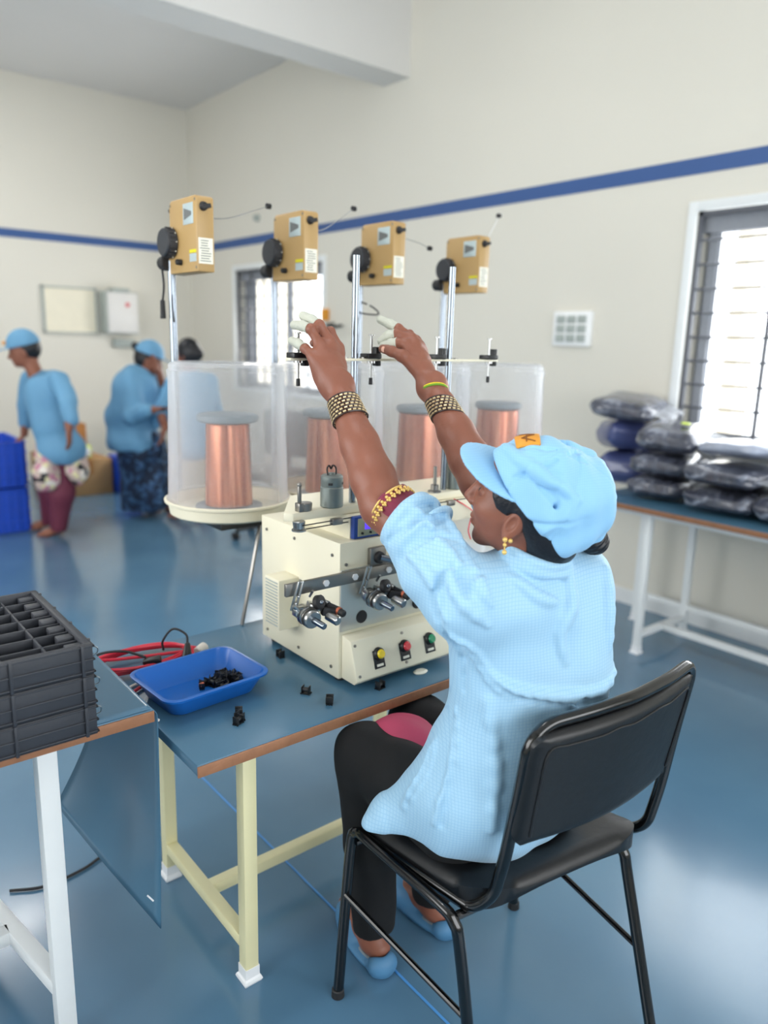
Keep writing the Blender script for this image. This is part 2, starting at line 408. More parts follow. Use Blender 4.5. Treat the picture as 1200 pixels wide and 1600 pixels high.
# ------------------------------------------------------------------ implicit surfaces (smoothly blended limbs and cloth)
def V3(p): return np.array(p, dtype=np.float64)
class SDF:
    def __init__(s, k=.02): s.items = []; s.k = k; s.post = []
    def cone(s, a, b, r1, r2=None, k=None, op='u'):
        a = V3(a); b = V3(b); r2 = r1 if r2 is None else r2
        def f(P):
            ab = b-a; t = np.clip((P-a)@ab/max(ab@ab, 1e-12), 0, 1)
            return np.linalg.norm(P-a-t[:, None]*ab, axis=1)-(r1+(r2-r1)*t)
        s.items.append((op, f, (a+b)/2, np.linalg.norm(b-a)/2+max(r1, r2), s.k if k is None else k)); return s
    def chain(s, pts, rs, k=None, op='u'):
        for i in range(len(pts)-1): s.cone(pts[i], pts[i+1], rs[i], rs[i+1], k=k if i == 0 or k is None else min(k, .012), op=op)
        return s
    def ell(s, c, r, R=None, k=None, op='u'):
        c = V3(c); r = V3(r); Rm = np.eye(3) if R is None else np.array(R, dtype=float)   # rows: local axes
        def f(P):
            q = (P-c)@Rm.T
            k0 = np.linalg.norm(q/r, axis=1); k1 = np.linalg.norm(q/(r*r), axis=1)
            return k0*(k0-1)/np.maximum(k1, 1e-9)
        s.items.append((op, f, c, float(r.max()), s.k if k is None else k)); return s
    def fn(s, f, c, rad, k=None, op='u'):
        s.items.append((op, f, V3(c), rad, s.k if k is None else k)); return s
    def eval(s, P, near=None):
        d = np.full(len(P), 1.0)
        for op, f, c, r, k in s.items:
            if near is not None and np.linalg.norm(near[0]-c)-r > near[1]+k+.03: continue
            g = f(P)
            if op == 'u':
                h = np.clip(.5+.5*(d-g)/k, 0, 1); d = d*(1-h)+g*h-k*h*(1-h)
            elif op == 's':
                g = -g; h = np.clip(.5-.5*(d-g)/k, 0, 1); d = d*(1-h)+g*h+k*h*(1-h)
            else:
                h = np.clip(.5-.5*(d-g)/k, 0, 1); d = d*(1-h)+g*h+k*h*(1-h)
        for p in s.post: d = p(P, d)
        return d
    def snap(s, p, n=6):
        p = V3(p)
        for _ in range(n):
            e = 1e-3; Q = np.array([p, p+[e, 0, 0], p+[0, e, 0], p+[0, 0, e]]); v = s.eval(Q)
            g = (v[1:]-v[0])/e; p = p-v[0]*g/max(g@g, .2)
        return p
    def mesh(s, lo, hi, h, name, mat, parent=None, B=14):
        lo = V3(lo); n = np.ceil((V3(hi)-lo)/h).astype(int)
        nb = np.ceil(n/B).astype(int); n = nb*B; N1 = n+1
        bi = np.stack(np.meshgrid(*[np.arange(x) for x in nb], indexing='ij'), -1).reshape(-1, 3)
        cen = lo+(bi*B+B/2)*h; rad = B*h*.5*math.sqrt(3)
        dc = s.eval(cen); act = bi[np.abs(dc) < rad*1.7+.01]
        g = np.stack(np.meshgrid(*[np.arange(B+1)]*3, indexing='ij'), -1).reshape(-1, 3)
        keys = []; vs = []; quads = []
        def key(c): return (c[..., 0]*N1[1]+c[..., 1])*N1[2]+c[..., 2]
        offs = np.array([(a, b, c) for a in (0, 1) for b in (0, 1) for c in (0, 1)])
        edges = [(a, b) for a in range(8) for b in range(a+1, 8) if np.abs(offs[a]-offs[b]).sum() == 1]
        for blk in act:
            o = blk*B; P = lo+(g+o)*h; c0 = lo+(o+B/2)*h
            d = s.eval(P, (c0, rad)).reshape(B+1, B+1, B+1)
            if (d > 0).all() or (d <= 0).all(): continue
            cv = np.stack([d[a:a+B, b:b+B, c:c+B] for a, b, c in offs], -1)
            sg = cv > 0; cnt = sg.sum(-1); m = (cnt > 0) & (cnt < 8)
            idx = np.argwhere(m)
            if len(idx):
                v = cv[m]; acc = np.zeros((len(idx), 3)); num = np.zeros(len(idx))
                for a, b in edges:
                    ch = (v[:, a] > 0) != (v[:, b] > 0)
                    t = np.where(ch, v[:, a]/np.where(ch, v[:, a]-v[:, b], 1), 0)
                    acc += np.where(ch[:, None], offs[a]+t[:, None]*(offs[b]-offs[a]), 0); num += ch
                keys.append(key(idx+o)); vs.append(lo+(idx+o+acc/num[:, None])*h)
            for ax in range(3):
                sl0 = [slice(0, B)]*3; sl1 = [slice(0, B)]*3; sl1[ax] = slice(1, B+1)
                A = d[tuple(sl0)] > 0; Bb = d[tuple(sl1)] > 0
                e = np.argwhere(A != Bb)
                if not len(e): continue
                fl = A[tuple(e.T)]; e = e+o
                u = np.zeros(3, int); w = np.zeros(3, int); u[(ax+1) % 3] = 1; w[(ax+2) % 3] = 1
                ok = (e[:, (ax+1) % 3] > 0) & (e[:, (ax+2) % 3] > 0)
                e = e[ok]; fl = fl[ok]
                q = np.stack([key(e), key(e-u), key(e-u-w), key(e-w)], -1)
                q[~fl] = q[~fl][:, ::-1]
                quads.append(q)
        K = np.concatenate(keys); Vv = np.concatenate(vs); Q = np.concatenate(quads)
        so = np.argsort(K); K = K[so]; Vv = Vv[so]
        ix = np.searchsorted(K, Q); ix = np.clip(ix, 0, len(K)-1); good = (K[ix] == Q).all(1)
        Q = ix[good]
        me = bpy.data.meshes.new(name)
        me.vertices.add(len(Vv)); me.vertices.foreach_set('co', Vv.astype(np.float32).ravel())
        me.loops.add(len(Q)*4); me.loops.foreach_set('vertex_index', Q[:, ::-1].astype(np.int32).ravel())
        me.polygons.add(len(Q)); me.polygons.foreach_set('loop_start', np.arange(0, len(Q)*4, 4, dtype=np.int32))
        me.update(calc_edges=True); me.validate()
        me.polygons.foreach_set('use_smooth', [True]*len(me.polygons))
        me.materials.append(mat)
        ob = bpy.data.objects.new(name, me); C.objects.link(ob)
        if parent is not None:
            ob.parent = parent; ob.matrix_parent_inverse = world_of(parent).inverted()
        return ob
def frame(f, u):
    f = V3(f); f /= np.linalg.norm(f); u = V3(u); u -= f*(u@f); u /= np.linalg.norm(u); s_ = np.cross(u, f)
    return f, u, s_

# ================================================================== SETTING
WX, LY, ZC = 3.9, 8.28, 3.86
X0, Y0 = -2.6, -2.7
struct(MB().span((X0-.2, Y0-.2, -.1), (WX+.25, LY+.2, 0)).build('floor', M['floor']))
struct(MB().span((X0-.2, Y0-.2, ZC), (WX+.25, LY+.2, ZC+.12)).build('ceiling', M['ceil']))
struct(MB().span((X0-.2, LY, 0), (WX+.25, LY+.2, ZC)).build('wall_far', M['wall']))
def wall_with_holes(name, axis, a, b, lo, hi, holes):
    """wall slab between a and b on its axis, running lo..hi along the other, with rectangular openings"""
    mb = MB(); cur = lo
    def sp(u0, u1, z0, z1):
        if u1-u0 < 1e-4 or z1-z0 < 1e-4: return
        if axis == 'x': mb.span((a, u0, z0), (b, u1, z1))
        else: mb.span((u0, a, z0), (u1, b, z1))
    for u0, u1, z0, z1 in sorted(holes):
        sp(cur, u0, 0, ZC); sp(u0, u1, 0, z0); sp(u0, u1, z1, ZC); cur = u1
    sp(cur, hi, 0, ZC)
    return struct(mb.build(name, M['wall']))
W1 = (.35, 2.24, 1.0, 2.2); W2 = (5.67, 7.24, 1.0, 2.16)
wall_with_holes('wall_right', 'x', WX, WX+.24, Y0-.2, LY+.2, [W1, W2])
wall_with_holes('wall_left', 'x', X0-.2, X0, Y0-.2, LY+.2, [(.3, 4.9, 1.0, 2.8)])
wall_with_holes('wall_near', 'y', Y0-.2, Y0, X0-.2, WX+.25, [(-.9, 3.3, 1.0, 2.8)])
struct(MB().span((X0, 4.59, 3.36), (WX, 4.89, ZC)).build('trim_1', M['beam']))                      # ceiling beam
struct(MB().span((WX-.006, Y0, 2.385), (WX, LY, 2.465)).build('trim_2', M['stripe']))               # blue band
struct(MB().span((X0, LY-.006, 2.385), (WX, LY, 2.465)).build('trim_3', M['stripe']))
struct(MB().tube([(1.036, .3, .0012), (1.036, 2.2, .0012), (1.02, 4.4, .0012)], .0035, 6, r2=.0012, flat=(1, 0, 0)).build('trim_4', M['blueline']))
struct(MB().span((WX-.015, Y0, 0), (WX, LY, .09)).build('baseboard_right', M['white_paint']))
struct(MB().span((X0, LY-.015, 0), (WX, LY, .09)).build('baseboard_far', M['white_paint']))

def window(n, y0, y1, z0, z1, bars_z, vert_y, x=WX):
    w = struct(MB().span((x+.15, y0, z0), (x+.155, y1, z1)).build('window_%d' % n, M['clearglass']))
    f = MB()
    for a, b in (((x+.13, y0, z0), (x+.18, y0+.05, z1)), ((x+.13, y1-.05, z0), (x+.18, y1, z1)),
                 ((x+.13, y0, z0), (x+.18, y1, z0+.05)), ((x+.13, y0, z1-.05), (x+.18, y1, z1)),
                 ((x+.13, (y0+y1)/2-.02, z0), (x+.18, (y0+y1)/2+.02, z1))): f.span(a, b, .004)
    f.build('sliding_frame', M['grey_metal'], w)
    a = MB()
    for p, q in (((x-.012, y0-.05, z0-.04), (x+.0, y0, z1+.05)), ((x-.012, y1, z0-.04), (x+.0, y1+.05, z1+.05)),
                 ((x-.012, y0, z1), (x, y1, z1+.05))): a.span(p, q, .002)
    a.build('architrave', M['white_paint'], w)
    MB().span((x-.03, y0-.05, z0-.03), (x+.13, y1+.05, z0), .004).build('sill', M['white_paint'], w)
    g = MB()
    for q in ((y0, y0+.022), (y1-.022, y1)): g.span((x+.01, q[0], z0), (x+.035, q[1], z1))
    g.span((x+.01, y0, z1-.022), (x+.035, y1, z1)); g.span((x+.01, y0, z0), (x+.035, y1, z0+.022))
    for z in bars_z: g.cyl((x+.022, y0, z), (x+.022, y1, z), .0065, seg=8)
    for y in vert_y: g.span((x+.014, y-.009, z0), (x+.03, y+.009, z1))
    g.build('grill', M['grill'], w)
    b = MB()
    for k in range(26):
        t = k/25; yy = y1-.03-.05*t if n == 1 else y1-.03-.2*t
        b.tube([(x+.105+.012*math.sin(k*2.1), yy, z0+.03), (x+.105+.012*math.sin(k*2.1+.4), yy, z1-.03)], .006, 6)
    b.build('drawn_blind', M['curtain'], w)
    MB().span((x+.06, y0, z1-.10), (x+.12, y1, z1)).build('blind_rail', M['curtain'], w)
    return w
_m, _nt, _b = _mat('window_glass'); M['clearglass'] = _m
_b.inputs['Base Color'].default_value = (1, 1, 1, 1); _b.inputs['Roughness'].default_value = .02; _b.inputs['Alpha'].default_value = .08
bz = [1.07+.1235*k for k in range(9)]
window(1, *W1, bz, [1.815, 1.29, .78])
window(2, *W2, [1.06+.12*k for k in range(9)], [5.67+.26*k for k in range(1, 6)])
# cream column and parapet of the building outside
o = MB().span((4.75, 2.36, -1), (4.95, 2.45, 4), .01).build('outside_column', M['outside']); tag(o, 'cream outside column seen through the barred window on the right', 'column')
tag(MB().span((5.6, 8.9, -1), (5.8, 10.2, 4), .01).build('outside_pillar', M['outside']), 'pale pillar outside behind the far barred window', 'pillar')

# wall fittings
t = thing('switch_board', (WX-.02, 2.97, 1.6), 'white switch plate with a grid of switches on the right wall', 'switch board')
MB().span((WX-.028, 2.83, 1.5), (WX, 3.113, 1.707), .006).build('backing_plate', M['switch'], t)
for i in range(3):
    for j in range(3):
        MB().span((WX-.038, 2.865+.078*i, 1.525+.056*j), (WX-.026, 2.925+.078*i, 1.569+.056*j), .004).build('switch', M['pboxside'], t)
t = thing('notice_board', (2.55, LY-.02, 1.72), 'plain cream notice board with thin frame on the far wall', 'notice board')
MB().span((2.31, LY-.02, 1.51), (2.81, LY, 1.94)).build('panel', M['board'], t)
f = MB()
for a, b in (((2.29, LY-.03, 1.49), (2.31, LY, 1.96)), ((2.81, LY-.03, 1.49), (2.825, LY, 1.96)), ((2.29, LY-.03, 1.94), (2.82, LY, 1.955)), ((2.29, LY-.03, 1.495), (2.82, LY, 1.51))): f.span(a, b)
f.build('frame', M['pboxside'], t)
t = thing('electric_panel_box', (3.05, LY-.12, 1.7), 'pale grey metal electric panel box with red mark on the far wall', 'electric panel')
MB().span((2.86, LY-.2, 1.5), (3.2, LY, 1.93), .01).build('housing', M['pboxside'], t)
MB().span((2.875, LY-.215, 1.515), (3.19, LY-.2, 1.92), .006).build('door', M['pbox'], t)
MB().cyl((3.08, LY-.216, 1.8), (3.08, LY-.222, 1.8), .022, seg=16).build('red_mark', M['btn_r'], t)
MB().span((2.95, LY-.19, 1.93), (3.12, LY-.02, 1.965), .004).build('cable_entry', M['pboxside'], t)
tag(MB().span((2.98, LY-.06, 1.36), (3.2, LY, 1.45), .006).build('cable_socket_box', M['pboxside'], None, origin=None), 'small grey socket box under the electric panel box', 'socket')
tag(MB().cyl((3.9, 6.77, 2.62), (3.86, 6.77, 2.62), .035, .03, seg=16).build('wall_junction', M['pboxside']), 'small round grey fitting above the blue band, right wall', 'wall fitting')
# fan-like bracket and orange tag beside the far window
t = thing('wall_hook', (3.86, 5.5, 1.62), 'dark wall hook with a small orange tag beside the far window', 'hook')
MB().span((3.85, 5.57, 1.66), (3.9, 5.63, 1.76), .005).build('orange_tag', M['orange'], t)
MB().tube([(3.9, 5.5, 1.64), (3.82, 5.5, 1.62), (3.8, 5.4, 1.6), (3.84, 5.3, 1.62)], .012, 8).build('hook', M['rubber'], t)

for i, (x, y, l) in enumerate(((.6, 1.6, 'white ceiling tube light over the two work benches'), (.9, 6.6, 'white ceiling tube light beyond the beam, at far left'), (2.2, 3.2, 'white ceiling tube light nearest the right wall'))):
    t = thing('ceiling_tube_light', (x, y, 3.8), l, 'ceiling light', 'ceiling tube lights')
    MB().span((x-.62, y-.03, 3.83), (x+.62, y+.03, 3.86), .004).build('batten', M['white_paint'], t)
    MB().cyl((x-.6, y, 3.812), (x+.6, y, 3.812), .014, seg=12).build('tube', M['tube'], t)
tag(MB().lathe([(0, 0), (.06, 0), (.05, .04), (0, .05)], (1.2, 6.9, 3.81)).build('ceiling_rose', M['ceil']), 'round white ceiling rose beyond the beam', 'ceiling rose')

# ================================================================== BENCHES
def bench(name, x0, x1, y0, y1, z, legm, leg_w, label, cat, legs, th=.025, rails=(), foot=True, edge='wood_edge'):
    t = thing(name, ((x0+x1)/2, (y0+y1)/2, 0), label, cat)
    tp = MB().span((x0, y0, z-th), (x1, y1, z), .003).build('tabletop', M['laminate'], t)
    MB().span((x0, y0-.004, z-th-.002), (x1, y0+.001, z-.003), .0015).build('edge_band', M[edge], tp)
    for lx, ly in legs:
        lg = MB().span((lx-leg_w/2, ly-leg_w/2, .035 if foot else 0), (lx+leg_w/2, ly+leg_w/2, z-th-.012), .002).build('leg', legm, t)
        if foot:
            MB().lathe([(0, 0), (.031, 0), (.034, .006), (.031, .012), (.026, .016), (.026, .042), (0, .042)], Matrix.Translation((lx, ly, 0)) @ Matrix.Rotation(PI/4, 4, 'Z'), 4).build('foot_cap', M['white_plastic'], lg, smooth=False)
    for a, b in rails:
        MB().bar(a, b, leg_w*.9, leg_w*.9).build('rail', legm, t)
    ap = MB()
    xs = sorted({l[0] for l in legs}); ys = sorted({l[1] for l in legs})
    for y in (ys[0], ys[-1]): ap.bar((xs[0], y, z-th-.018), (xs[-1], y, z-th-.018), leg_w*.8, .03)
    for x in (xs[0], xs[-1]): ap.bar((x, ys[0], z-th-.018), (x, ys[-1], z-th-.018), leg_w*.8, .03)
    ap.build('frame', legm, t)
    return t
y0, y1 = 1.288, 1.93
bench('work_bench', .59, 1.62, y0, y1, .66, M['yellow_paint'], .034, 'blue-grey laminate work bench with pale yellow metal legs carrying the winding machine', 'work bench',
      [(.744, 1.37), (.744, 1.82), (1.50, 1.39), (1.50, 1.82)],
      rails=[((.744, 1.37, .10), (.744, 1.82, .10)), ((1.50, 1.39, .10), (1.50, 1.82, .10)), ((.757, 1.595, .10), (1.49, 1.6, .10))])
t = bench('side_bench', -.62, .55, 1.40, 2.02, .75, M['white_paint'], .038, 'higher white-legged bench under the dark grey crates, laminate sheet hanging off its end', 'work bench',
      [(.352, 1.47), (-.52, 1.47), (.27, 1.93), (-.52, 1.93)], rails=[((.352, 1.47, .13), (.27, 1.93, .13)), ((-.52, 1.47, .13), (-.52, 1.93, .13)), ((-.52, 1.7, .13), (.30, 1.7, .13))])
# drooping laminate sheet: a continuation of the top that bends down over the end
def sheet(u, v):
    y = 1.402+.35*v
    xe = np.interp(y, [1.40, 1.55, 1.752], [.547, .488, .437]); ze = np.interp(y, [1.40, 1.55, 1.752], [.222, .31, .386])
    if u < .3: q = u/.3; return (.40+.135*q, y, .7515+.001*q)
    if u < .5:
        a = (u-.3)/.2*PI/2; return (.535+.024*math.sin(a), y, .7285+.024*math.cos(a))
    q = (u-.5)/.5; x0 = .559; belly = math.sin(PI*q)*.012*v
    return (x0+(xe-x0)*q**1.5+belly, y, .7285+(ze-.7285)*q)
b = MB().grid(sheet, 50, 16); o = b.build('hanging_laminate_sheet', M['laminate'], t)
sm = o.modifiers.new('thick', 'SOLIDIFY'); sm.thickness = .002
MB().bar((0.5241, 1.4174, 0.3082), (0.5335, 1.4063, 0.2963), .003, .002, bev=0).build('white_scratch', M['white_plastic'], o)

# white plastic stool-like box under the side bench
t = thing('footrest_box', (.02, 1.75, 0), 'white plastic box with side posts standing under the side bench', 'box')
MB().span((-.16, 1.62, .06), (.135, 1.86, .13), .015).build('shelf', M['white_plastic'], t)
for x, y in ((-.13, 1.65), (.105, 1.65), (-.13, 1.83), (.105, 1.83)): MB().span((x-.018, y-.018, 0), (x+.018, y+.018, .3), .006).build('post', M['white_plastic'], t)

# ---------------------------------------------------------------- crates
def crate(z, top, label):
    x0, x1, y0, y1, h = -.11, .425, 1.365, 1.745, .0605
    t = thing('component_crate', ((x0+x1)/2, (y0+y1)/2, z), label, 'crate', 'stacked component crates')
    m = MB(); w = .012
    m.span((x0, y0, z), (x1, y1, z+.004), .001)
    m.span((x0, y0, z), (x1, y0+w, z+h), .002); m.span((x0, y1-w, z), (x1, y1, z+h), .002)
    m.span((x0+.0005, y0+w*.6, z), (x0+w, y1-w*.6, z+h-.0005), .001); m.span((x1-w, y0+w*.6, z), (x1-.0005, y1-w*.6, z+h-.0005), .001)
    m.build('shell', M['crate'], t)
    r = MB()
    for zz in (z+.006, z+.03, z+h-.004):
        q = .003
        r.span((x0-q, y0-q, zz-.002), (x1+q, y0+.002, zz+.002), .001); r.span((x1-.002, y0-q, zz-.002), (x1+q, y1+q, zz+.002), .001)
        r.span((x0-q, y1-.002, zz-.002), (x1+q, y1+q, zz+.002), .001)
    for k in range(5):
        x = x0+.02+(x1-x0-.04)*k/4; r.span((x-.003, y0-.006, z), (x+.003, y0, z+h), .001)
    for k in range(4):
        y = y0+.03+(y1-y0-.06)*k/3; r.span((x1, y-.003, z), (x1+.005, y+.003, z+h), .001)
    r.build('rim_ribs', M['crate'], t)
    if top:
        d = MB()
        for k in range(1, 7):
            x = x0+(x1-x0-.03)*k/6.6; d.span((x-.002, y0+w, z+.004), (x+.002, y1-w, z+h-.008), .0005)
        for k in range(1, 7):
            y = y0+(y1-y0)*k/7; d.span((x0+w, y-.002, z+.004), (x1-w, y+.002, z+h-.008), .0005)
        for k in range(7):
            y = y0+(y1-y0)*(k+.5)/7; d.span((x1-w-.03, y-.012, z+h-.028), (x1-w, y+.012, z+h-.006), .002)
        d.build('divider_grid', M['crate'], t)
    c = MB()
    for y in (y0+.03, y0+.07):
        c.tube(spline([(x1+.004, y, z+.045), (x1+.016, y-.003, z+.04), (x1+.017, y, z+.028), (x1+.006, y+.002, z+.024)], 5), .0012, 6)
    c.build('wire_clip', M['steel'], t)
    return t
crate(.752, False, 'bottom crate of the dark grey stack on the side bench')
crate(.8135, False, 'middle crate of the dark grey stack, directly under the open divided one')
crate(.875, True, 'topmost dark grey crate, open with a grid of dividers')

# ---------------------------------------------------------------- blue tray with bobbins
def rrect(x0, x1, y0, y1, r, n=6):
    out = []
    for cx, cy, a0 in ((x1-r, y1-r, 0), (x0+r, y1-r, 90), (x0+r, y0+r, 180), (x1-r, y0+r, 270)):
        for k in range(n+1):
            a = math.radians(a0+90*k/n); out.append((cx+r*math.cos(a), cy+r*math.sin(a)))
    return out
def open_tray(w, d, h, th, taper, r, lip):
    """tapering open container with rolled lip, as profile rings"""
    b = bmesh.new(); rings = []
    def ring(s, z, rr): 
        a = w/2-s; c = d/2-s
        rings.append([b.verts.new((x, y, z)) for x, y in rrect(-a, a, -c, c, rr)])
    ring(taper+.01, 0, r*.8); ring(taper, .006, r); ring(.002, h-.006, r); ring(-lip, h-.006, r+lip); ring(-lip-.001, h-.001, r+lip); ring(-lip+.002, h, r); ring(th*.6, h, r)
    ring(th, h-.004, r-th*.5); ring(taper+th, .012, r-th*.5); ring(taper+th+.008, .005, r*.7)
    for A, B in zip(rings, rings[1:]):
        n = len(A)
        for k in range(n): b.faces.new((A[k], A[(k+1) % n], B[(k+1) % n], B[k]))
    b.faces.new(rings[0][::-1]); b.faces.new(rings[-1]); bmesh.ops.recalc_face_normals(b, faces=b.faces)
    return b
TC = Matrix.Translation((.737, 1.577, .6605)) @ Matrix.Rotation(math.radians(4), 4, 'Z')
m = MB(); m._merge(open_tray(.262, .205, .056, .004, .022, .03, .006), TC)
o = m.build('component_tray', M['tray_blue'], origin=(.737, 1.577, .6605)); tag(o, 'bright blue plastic tray on the work bench holding black bobbins', 'tray')
def bobbin_mb(m, L, R, sc=1.0, wire=False):
    """small black coil former: two square flanges, a core and pins"""
    def T(p): return L @ (R @ Vector(p)*sc)
    for x in (-.008, .008):
        mm = L.to_4x4() @ R.to_4x4() @ Matrix.Scale(sc, 4)
        m.box((x, 0, 0), (.0022, .017, .017), bev=.0006, mat=mm)
        for y in (-.006, 0, .006): m.box((x*1.25, y, -.011), (.0035, .0022, .008), mat=mm)
    m.cyl(T((-.008, 0, 0)), T((.008, 0, 0)), .0055*sc, seg=12)
    m.box((0, 0, -.0085), (.02, .014, .003), mat=L.to_4x4() @ R.to_4x4() @ Matrix.Scale(sc, 4))
def bobbin(loc, rot, label, group, wire=None, sc=1.0):
    m = MB(); bobbin_mb(m, Matrix.Translation((0, 0, 0)), Euler(rot).to_matrix(), sc)
    o = m.build('bobbin', M['black']); o.location = loc; tag(o, label, 'bobbin', group)
    if wire: MB().cyl(Vector(loc)-Vector((.005, 0, 0)), Vector(loc)+Vector((.005, 0, 0)), .0082*sc, seg=16).build('copper_coil', M['copper'], o)
    return o
rnd = random.Random(3)
proto = bobbin((.80, 1.60, .6775), (0, 0, .3), 'black plastic bobbin in the heap inside the blue tray', 'bobbins heaped in the blue tray')
heap = []
for k in range(26):
    a = rnd.uniform(0, 2*PI); r = rnd.uniform(0, 1)**.6
    x = .800+r*.043*math.cos(a); y = 1.588+r*.040*math.sin(a); z = .676+(.012 if r < .5 and k % 2 else 0)
    o = proto.copy(); C.objects.link(o); o.location = (x, y, z); o.rotation_euler = (rnd.uniform(-.5, .5), rnd.uniform(-.4, .4), rnd.uniform(0, 6))
proto.location = (.758, 1.60, .6752)
bobbin((.746, 1.588, .6752), (0, 0, 1.2), 'single bobbin with a copper winding inside the blue tray', None, wire=True, sc=.8)
for (px, lab, rz, n) in (((0.7385, 1.392), 'black bobbin nearest the camera beside the blue tray', .4, 1), ((.748, 1.404, ), 'black bobbin pair partner touching the nearest bobbin by the blue tray', 1.9, 1),
                         ((.758, 1.425), 'black bobbin just behind the nearest two in front of the blue tray', 1.1, 1)):
    bobbin((px[0], px[1], .671), (0, 0, rz), lab, 'loose bobbins on the work bench')
for p, lab, rz in (((0.9586, 1.3525, 0.67), 'loose black bobbin standing alone between tray and machine', .9), ((0.9416, 1.4281, 0.668), 'small loose bobbin piece left of the standing one', 2.2), ((1.0064, 1.652, 0.668), 'loose black bobbin at the left side of the machine', 1.5), ((1.1049, 1.3437, 0.67), 'loose black bobbin just in front of the machine control panel', .2)):
    bobbin((p[0], p[1], .671), (0, 0, rz), lab, 'loose bobbins on the work bench', sc=1.05)
c = (1.2483, 1.354, 0.66)
tag(MB().lathe([(0, 0), (.016, 0), (.018, .003), (.012, .007), (0, .005)], Matrix.Translation((c[0], c[1], .6605)) @ Matrix.Diagonal((1.2, .8, 1, 1))).build('tape_scrap', M['paper']), 'small crumpled white scrap at the bench front edge', 'scrap')

# ---------------------------------------------------------------- red extension cord and plugs
cx, cy = .70, 1.815
pts = []
for k in range(4*16):
    a = 2*PI*k/16; r = .105+.018*math.sin(a*.77+k*.05)
    pts.append((cx+r*1.2*math.cos(a), cy+r*.62*math.sin(a), .668+.0022*(k/6)+.004*math.sin(a*1.5)))
pts = [(.50, 1.86, .80), (.53, 1.86, .745), (.57, 1.85, .69)] + pts + [(.80, 1.76, .672), (.72, 1.725, .667), (.60, 1.66, .667), (.585, 1.60, .667), (.60, 1.52, .667)]
t = thing('extension_cord', (cx, cy, .66), 'coiled red extension cord behind the blue tray', 'extension cord')
MB().tube(spline(pts, 4), .0042, 8).build('red_cord', M['red_cable'], t)
MB().tube(spline([(.85, 1.80, .667), (.80, 1.735, .667), (.70, 1.71, .668), (.62, 1.70, .667), (.58, 1.66, .666), (.575, 1.58, .666), (.60, 1.50, .666)], 6), .0032, 8).build('white_cord', M['white_cable'], t)
MB().cyl((.857, 1.80, .675), (.825, 1.78, .675), .014, .012, 16, .003).build('white_plug', M['white_cable'], t)
MB().cyl((.56, 1.80, .69), (.575, 1.765, .69), .018, .014, 16, .004).build('white_socket', M['white_cable'], t)
t = thing('black_power_cord', (.70, 1.74, .66), 'black mains cord with its plug lying on the red cord', 'power cord')
MB().tube(spline([(.545, 1.80, .70), (.58, 1.82, .715), (.64, 1.81, .712), (.68, 1.77, .70)], 6), .0035, 8).build('cord', M['rubber'], t)
MB().box((.692, 1.755, .690), (.045, .026, .022), (0, -.2, -.5), bev=.005).build('plug_body', M['black'], t)
t = thing('plug_adapter', (.79, 1.74, .66), 'black plug with an arched lead standing behind the blue tray', 'plug')
MB().cyl((.775, 1.735, .672), (.782, 1.742, .725), .016, .007, 12, .003).build('plug_body', M['black'], t)
MB().tube(spline([(.782, 1.742, .72), (.782, 1.75, .745), (.76, 1.78, .755), (.74, 1.80, .72), (.745, 1.81, .69)], 6), .003, 8).build('lead', M['rubber'], t)
pts = [(0.367, 2.0189, 0.006), (0.4476, 1.9796, 0.006), (0.5539, 1.9873, 0.006), (0.6266, 2.0124, 0.006), (0.7519, 2.0101, 0.006)]
tag(MB().tube(spline(pts, 6), .004, 8).build('floor_cable', M['rubber']), 'thin black cable lying on the floor under the side bench', 'cable')

# ================================================================== WINDING MACHINE
MX0, MX1, MY0, MY1 = 1.032, 1.362, 1.42, 1.79
t = thing('coil_winding_machine', (1.2, 1.6, .66), 'cream two-spindle coil winding machine with coloured buttons on the work bench', 'winding machine')
body = MB().span((MX0, MY0, .675), (MX1, MY1, 1.025), .003).build('body', M['cream'], t)
s = MB()
for y, z in ((1.45, .70), (1.45, .99), (1.76, .70), (1.76, .99), (1.76, .85), (1.6, .70), (1.62, .995), (1.455, .93), (1.45, .86)): s.cyl((MX0-.003, y, z), (MX0, y, z), .0042, seg=8)
for x, z in ((1.05, .97), (1.34, .97)): s.cyl((x, MY0-.003, z), (x, MY0, z), .004, seg=8)
s.build('screws', M['dark_steel'], body)
for x, y in ((1.06, 1.45), (1.33, 1.45), (1.06, 1.76), (1.33, 1.76)): MB().cyl((x, y, .66), (x, y, .676), .014, seg=16).build('rubber_foot', M['rubber'], t)
# louvred side box
v = MB().span((.971, 1.60, .757), (1.033, 1.672, .895), .004).build('side_vent_box', M['cream'], t)
l = MB()
for k in range(15): l.span((.9695, 1.606, .768+.0083*k), (.972, 1.664, .7715+.0083*k))
l.build('louvre_slats', M['pboxside'], v)
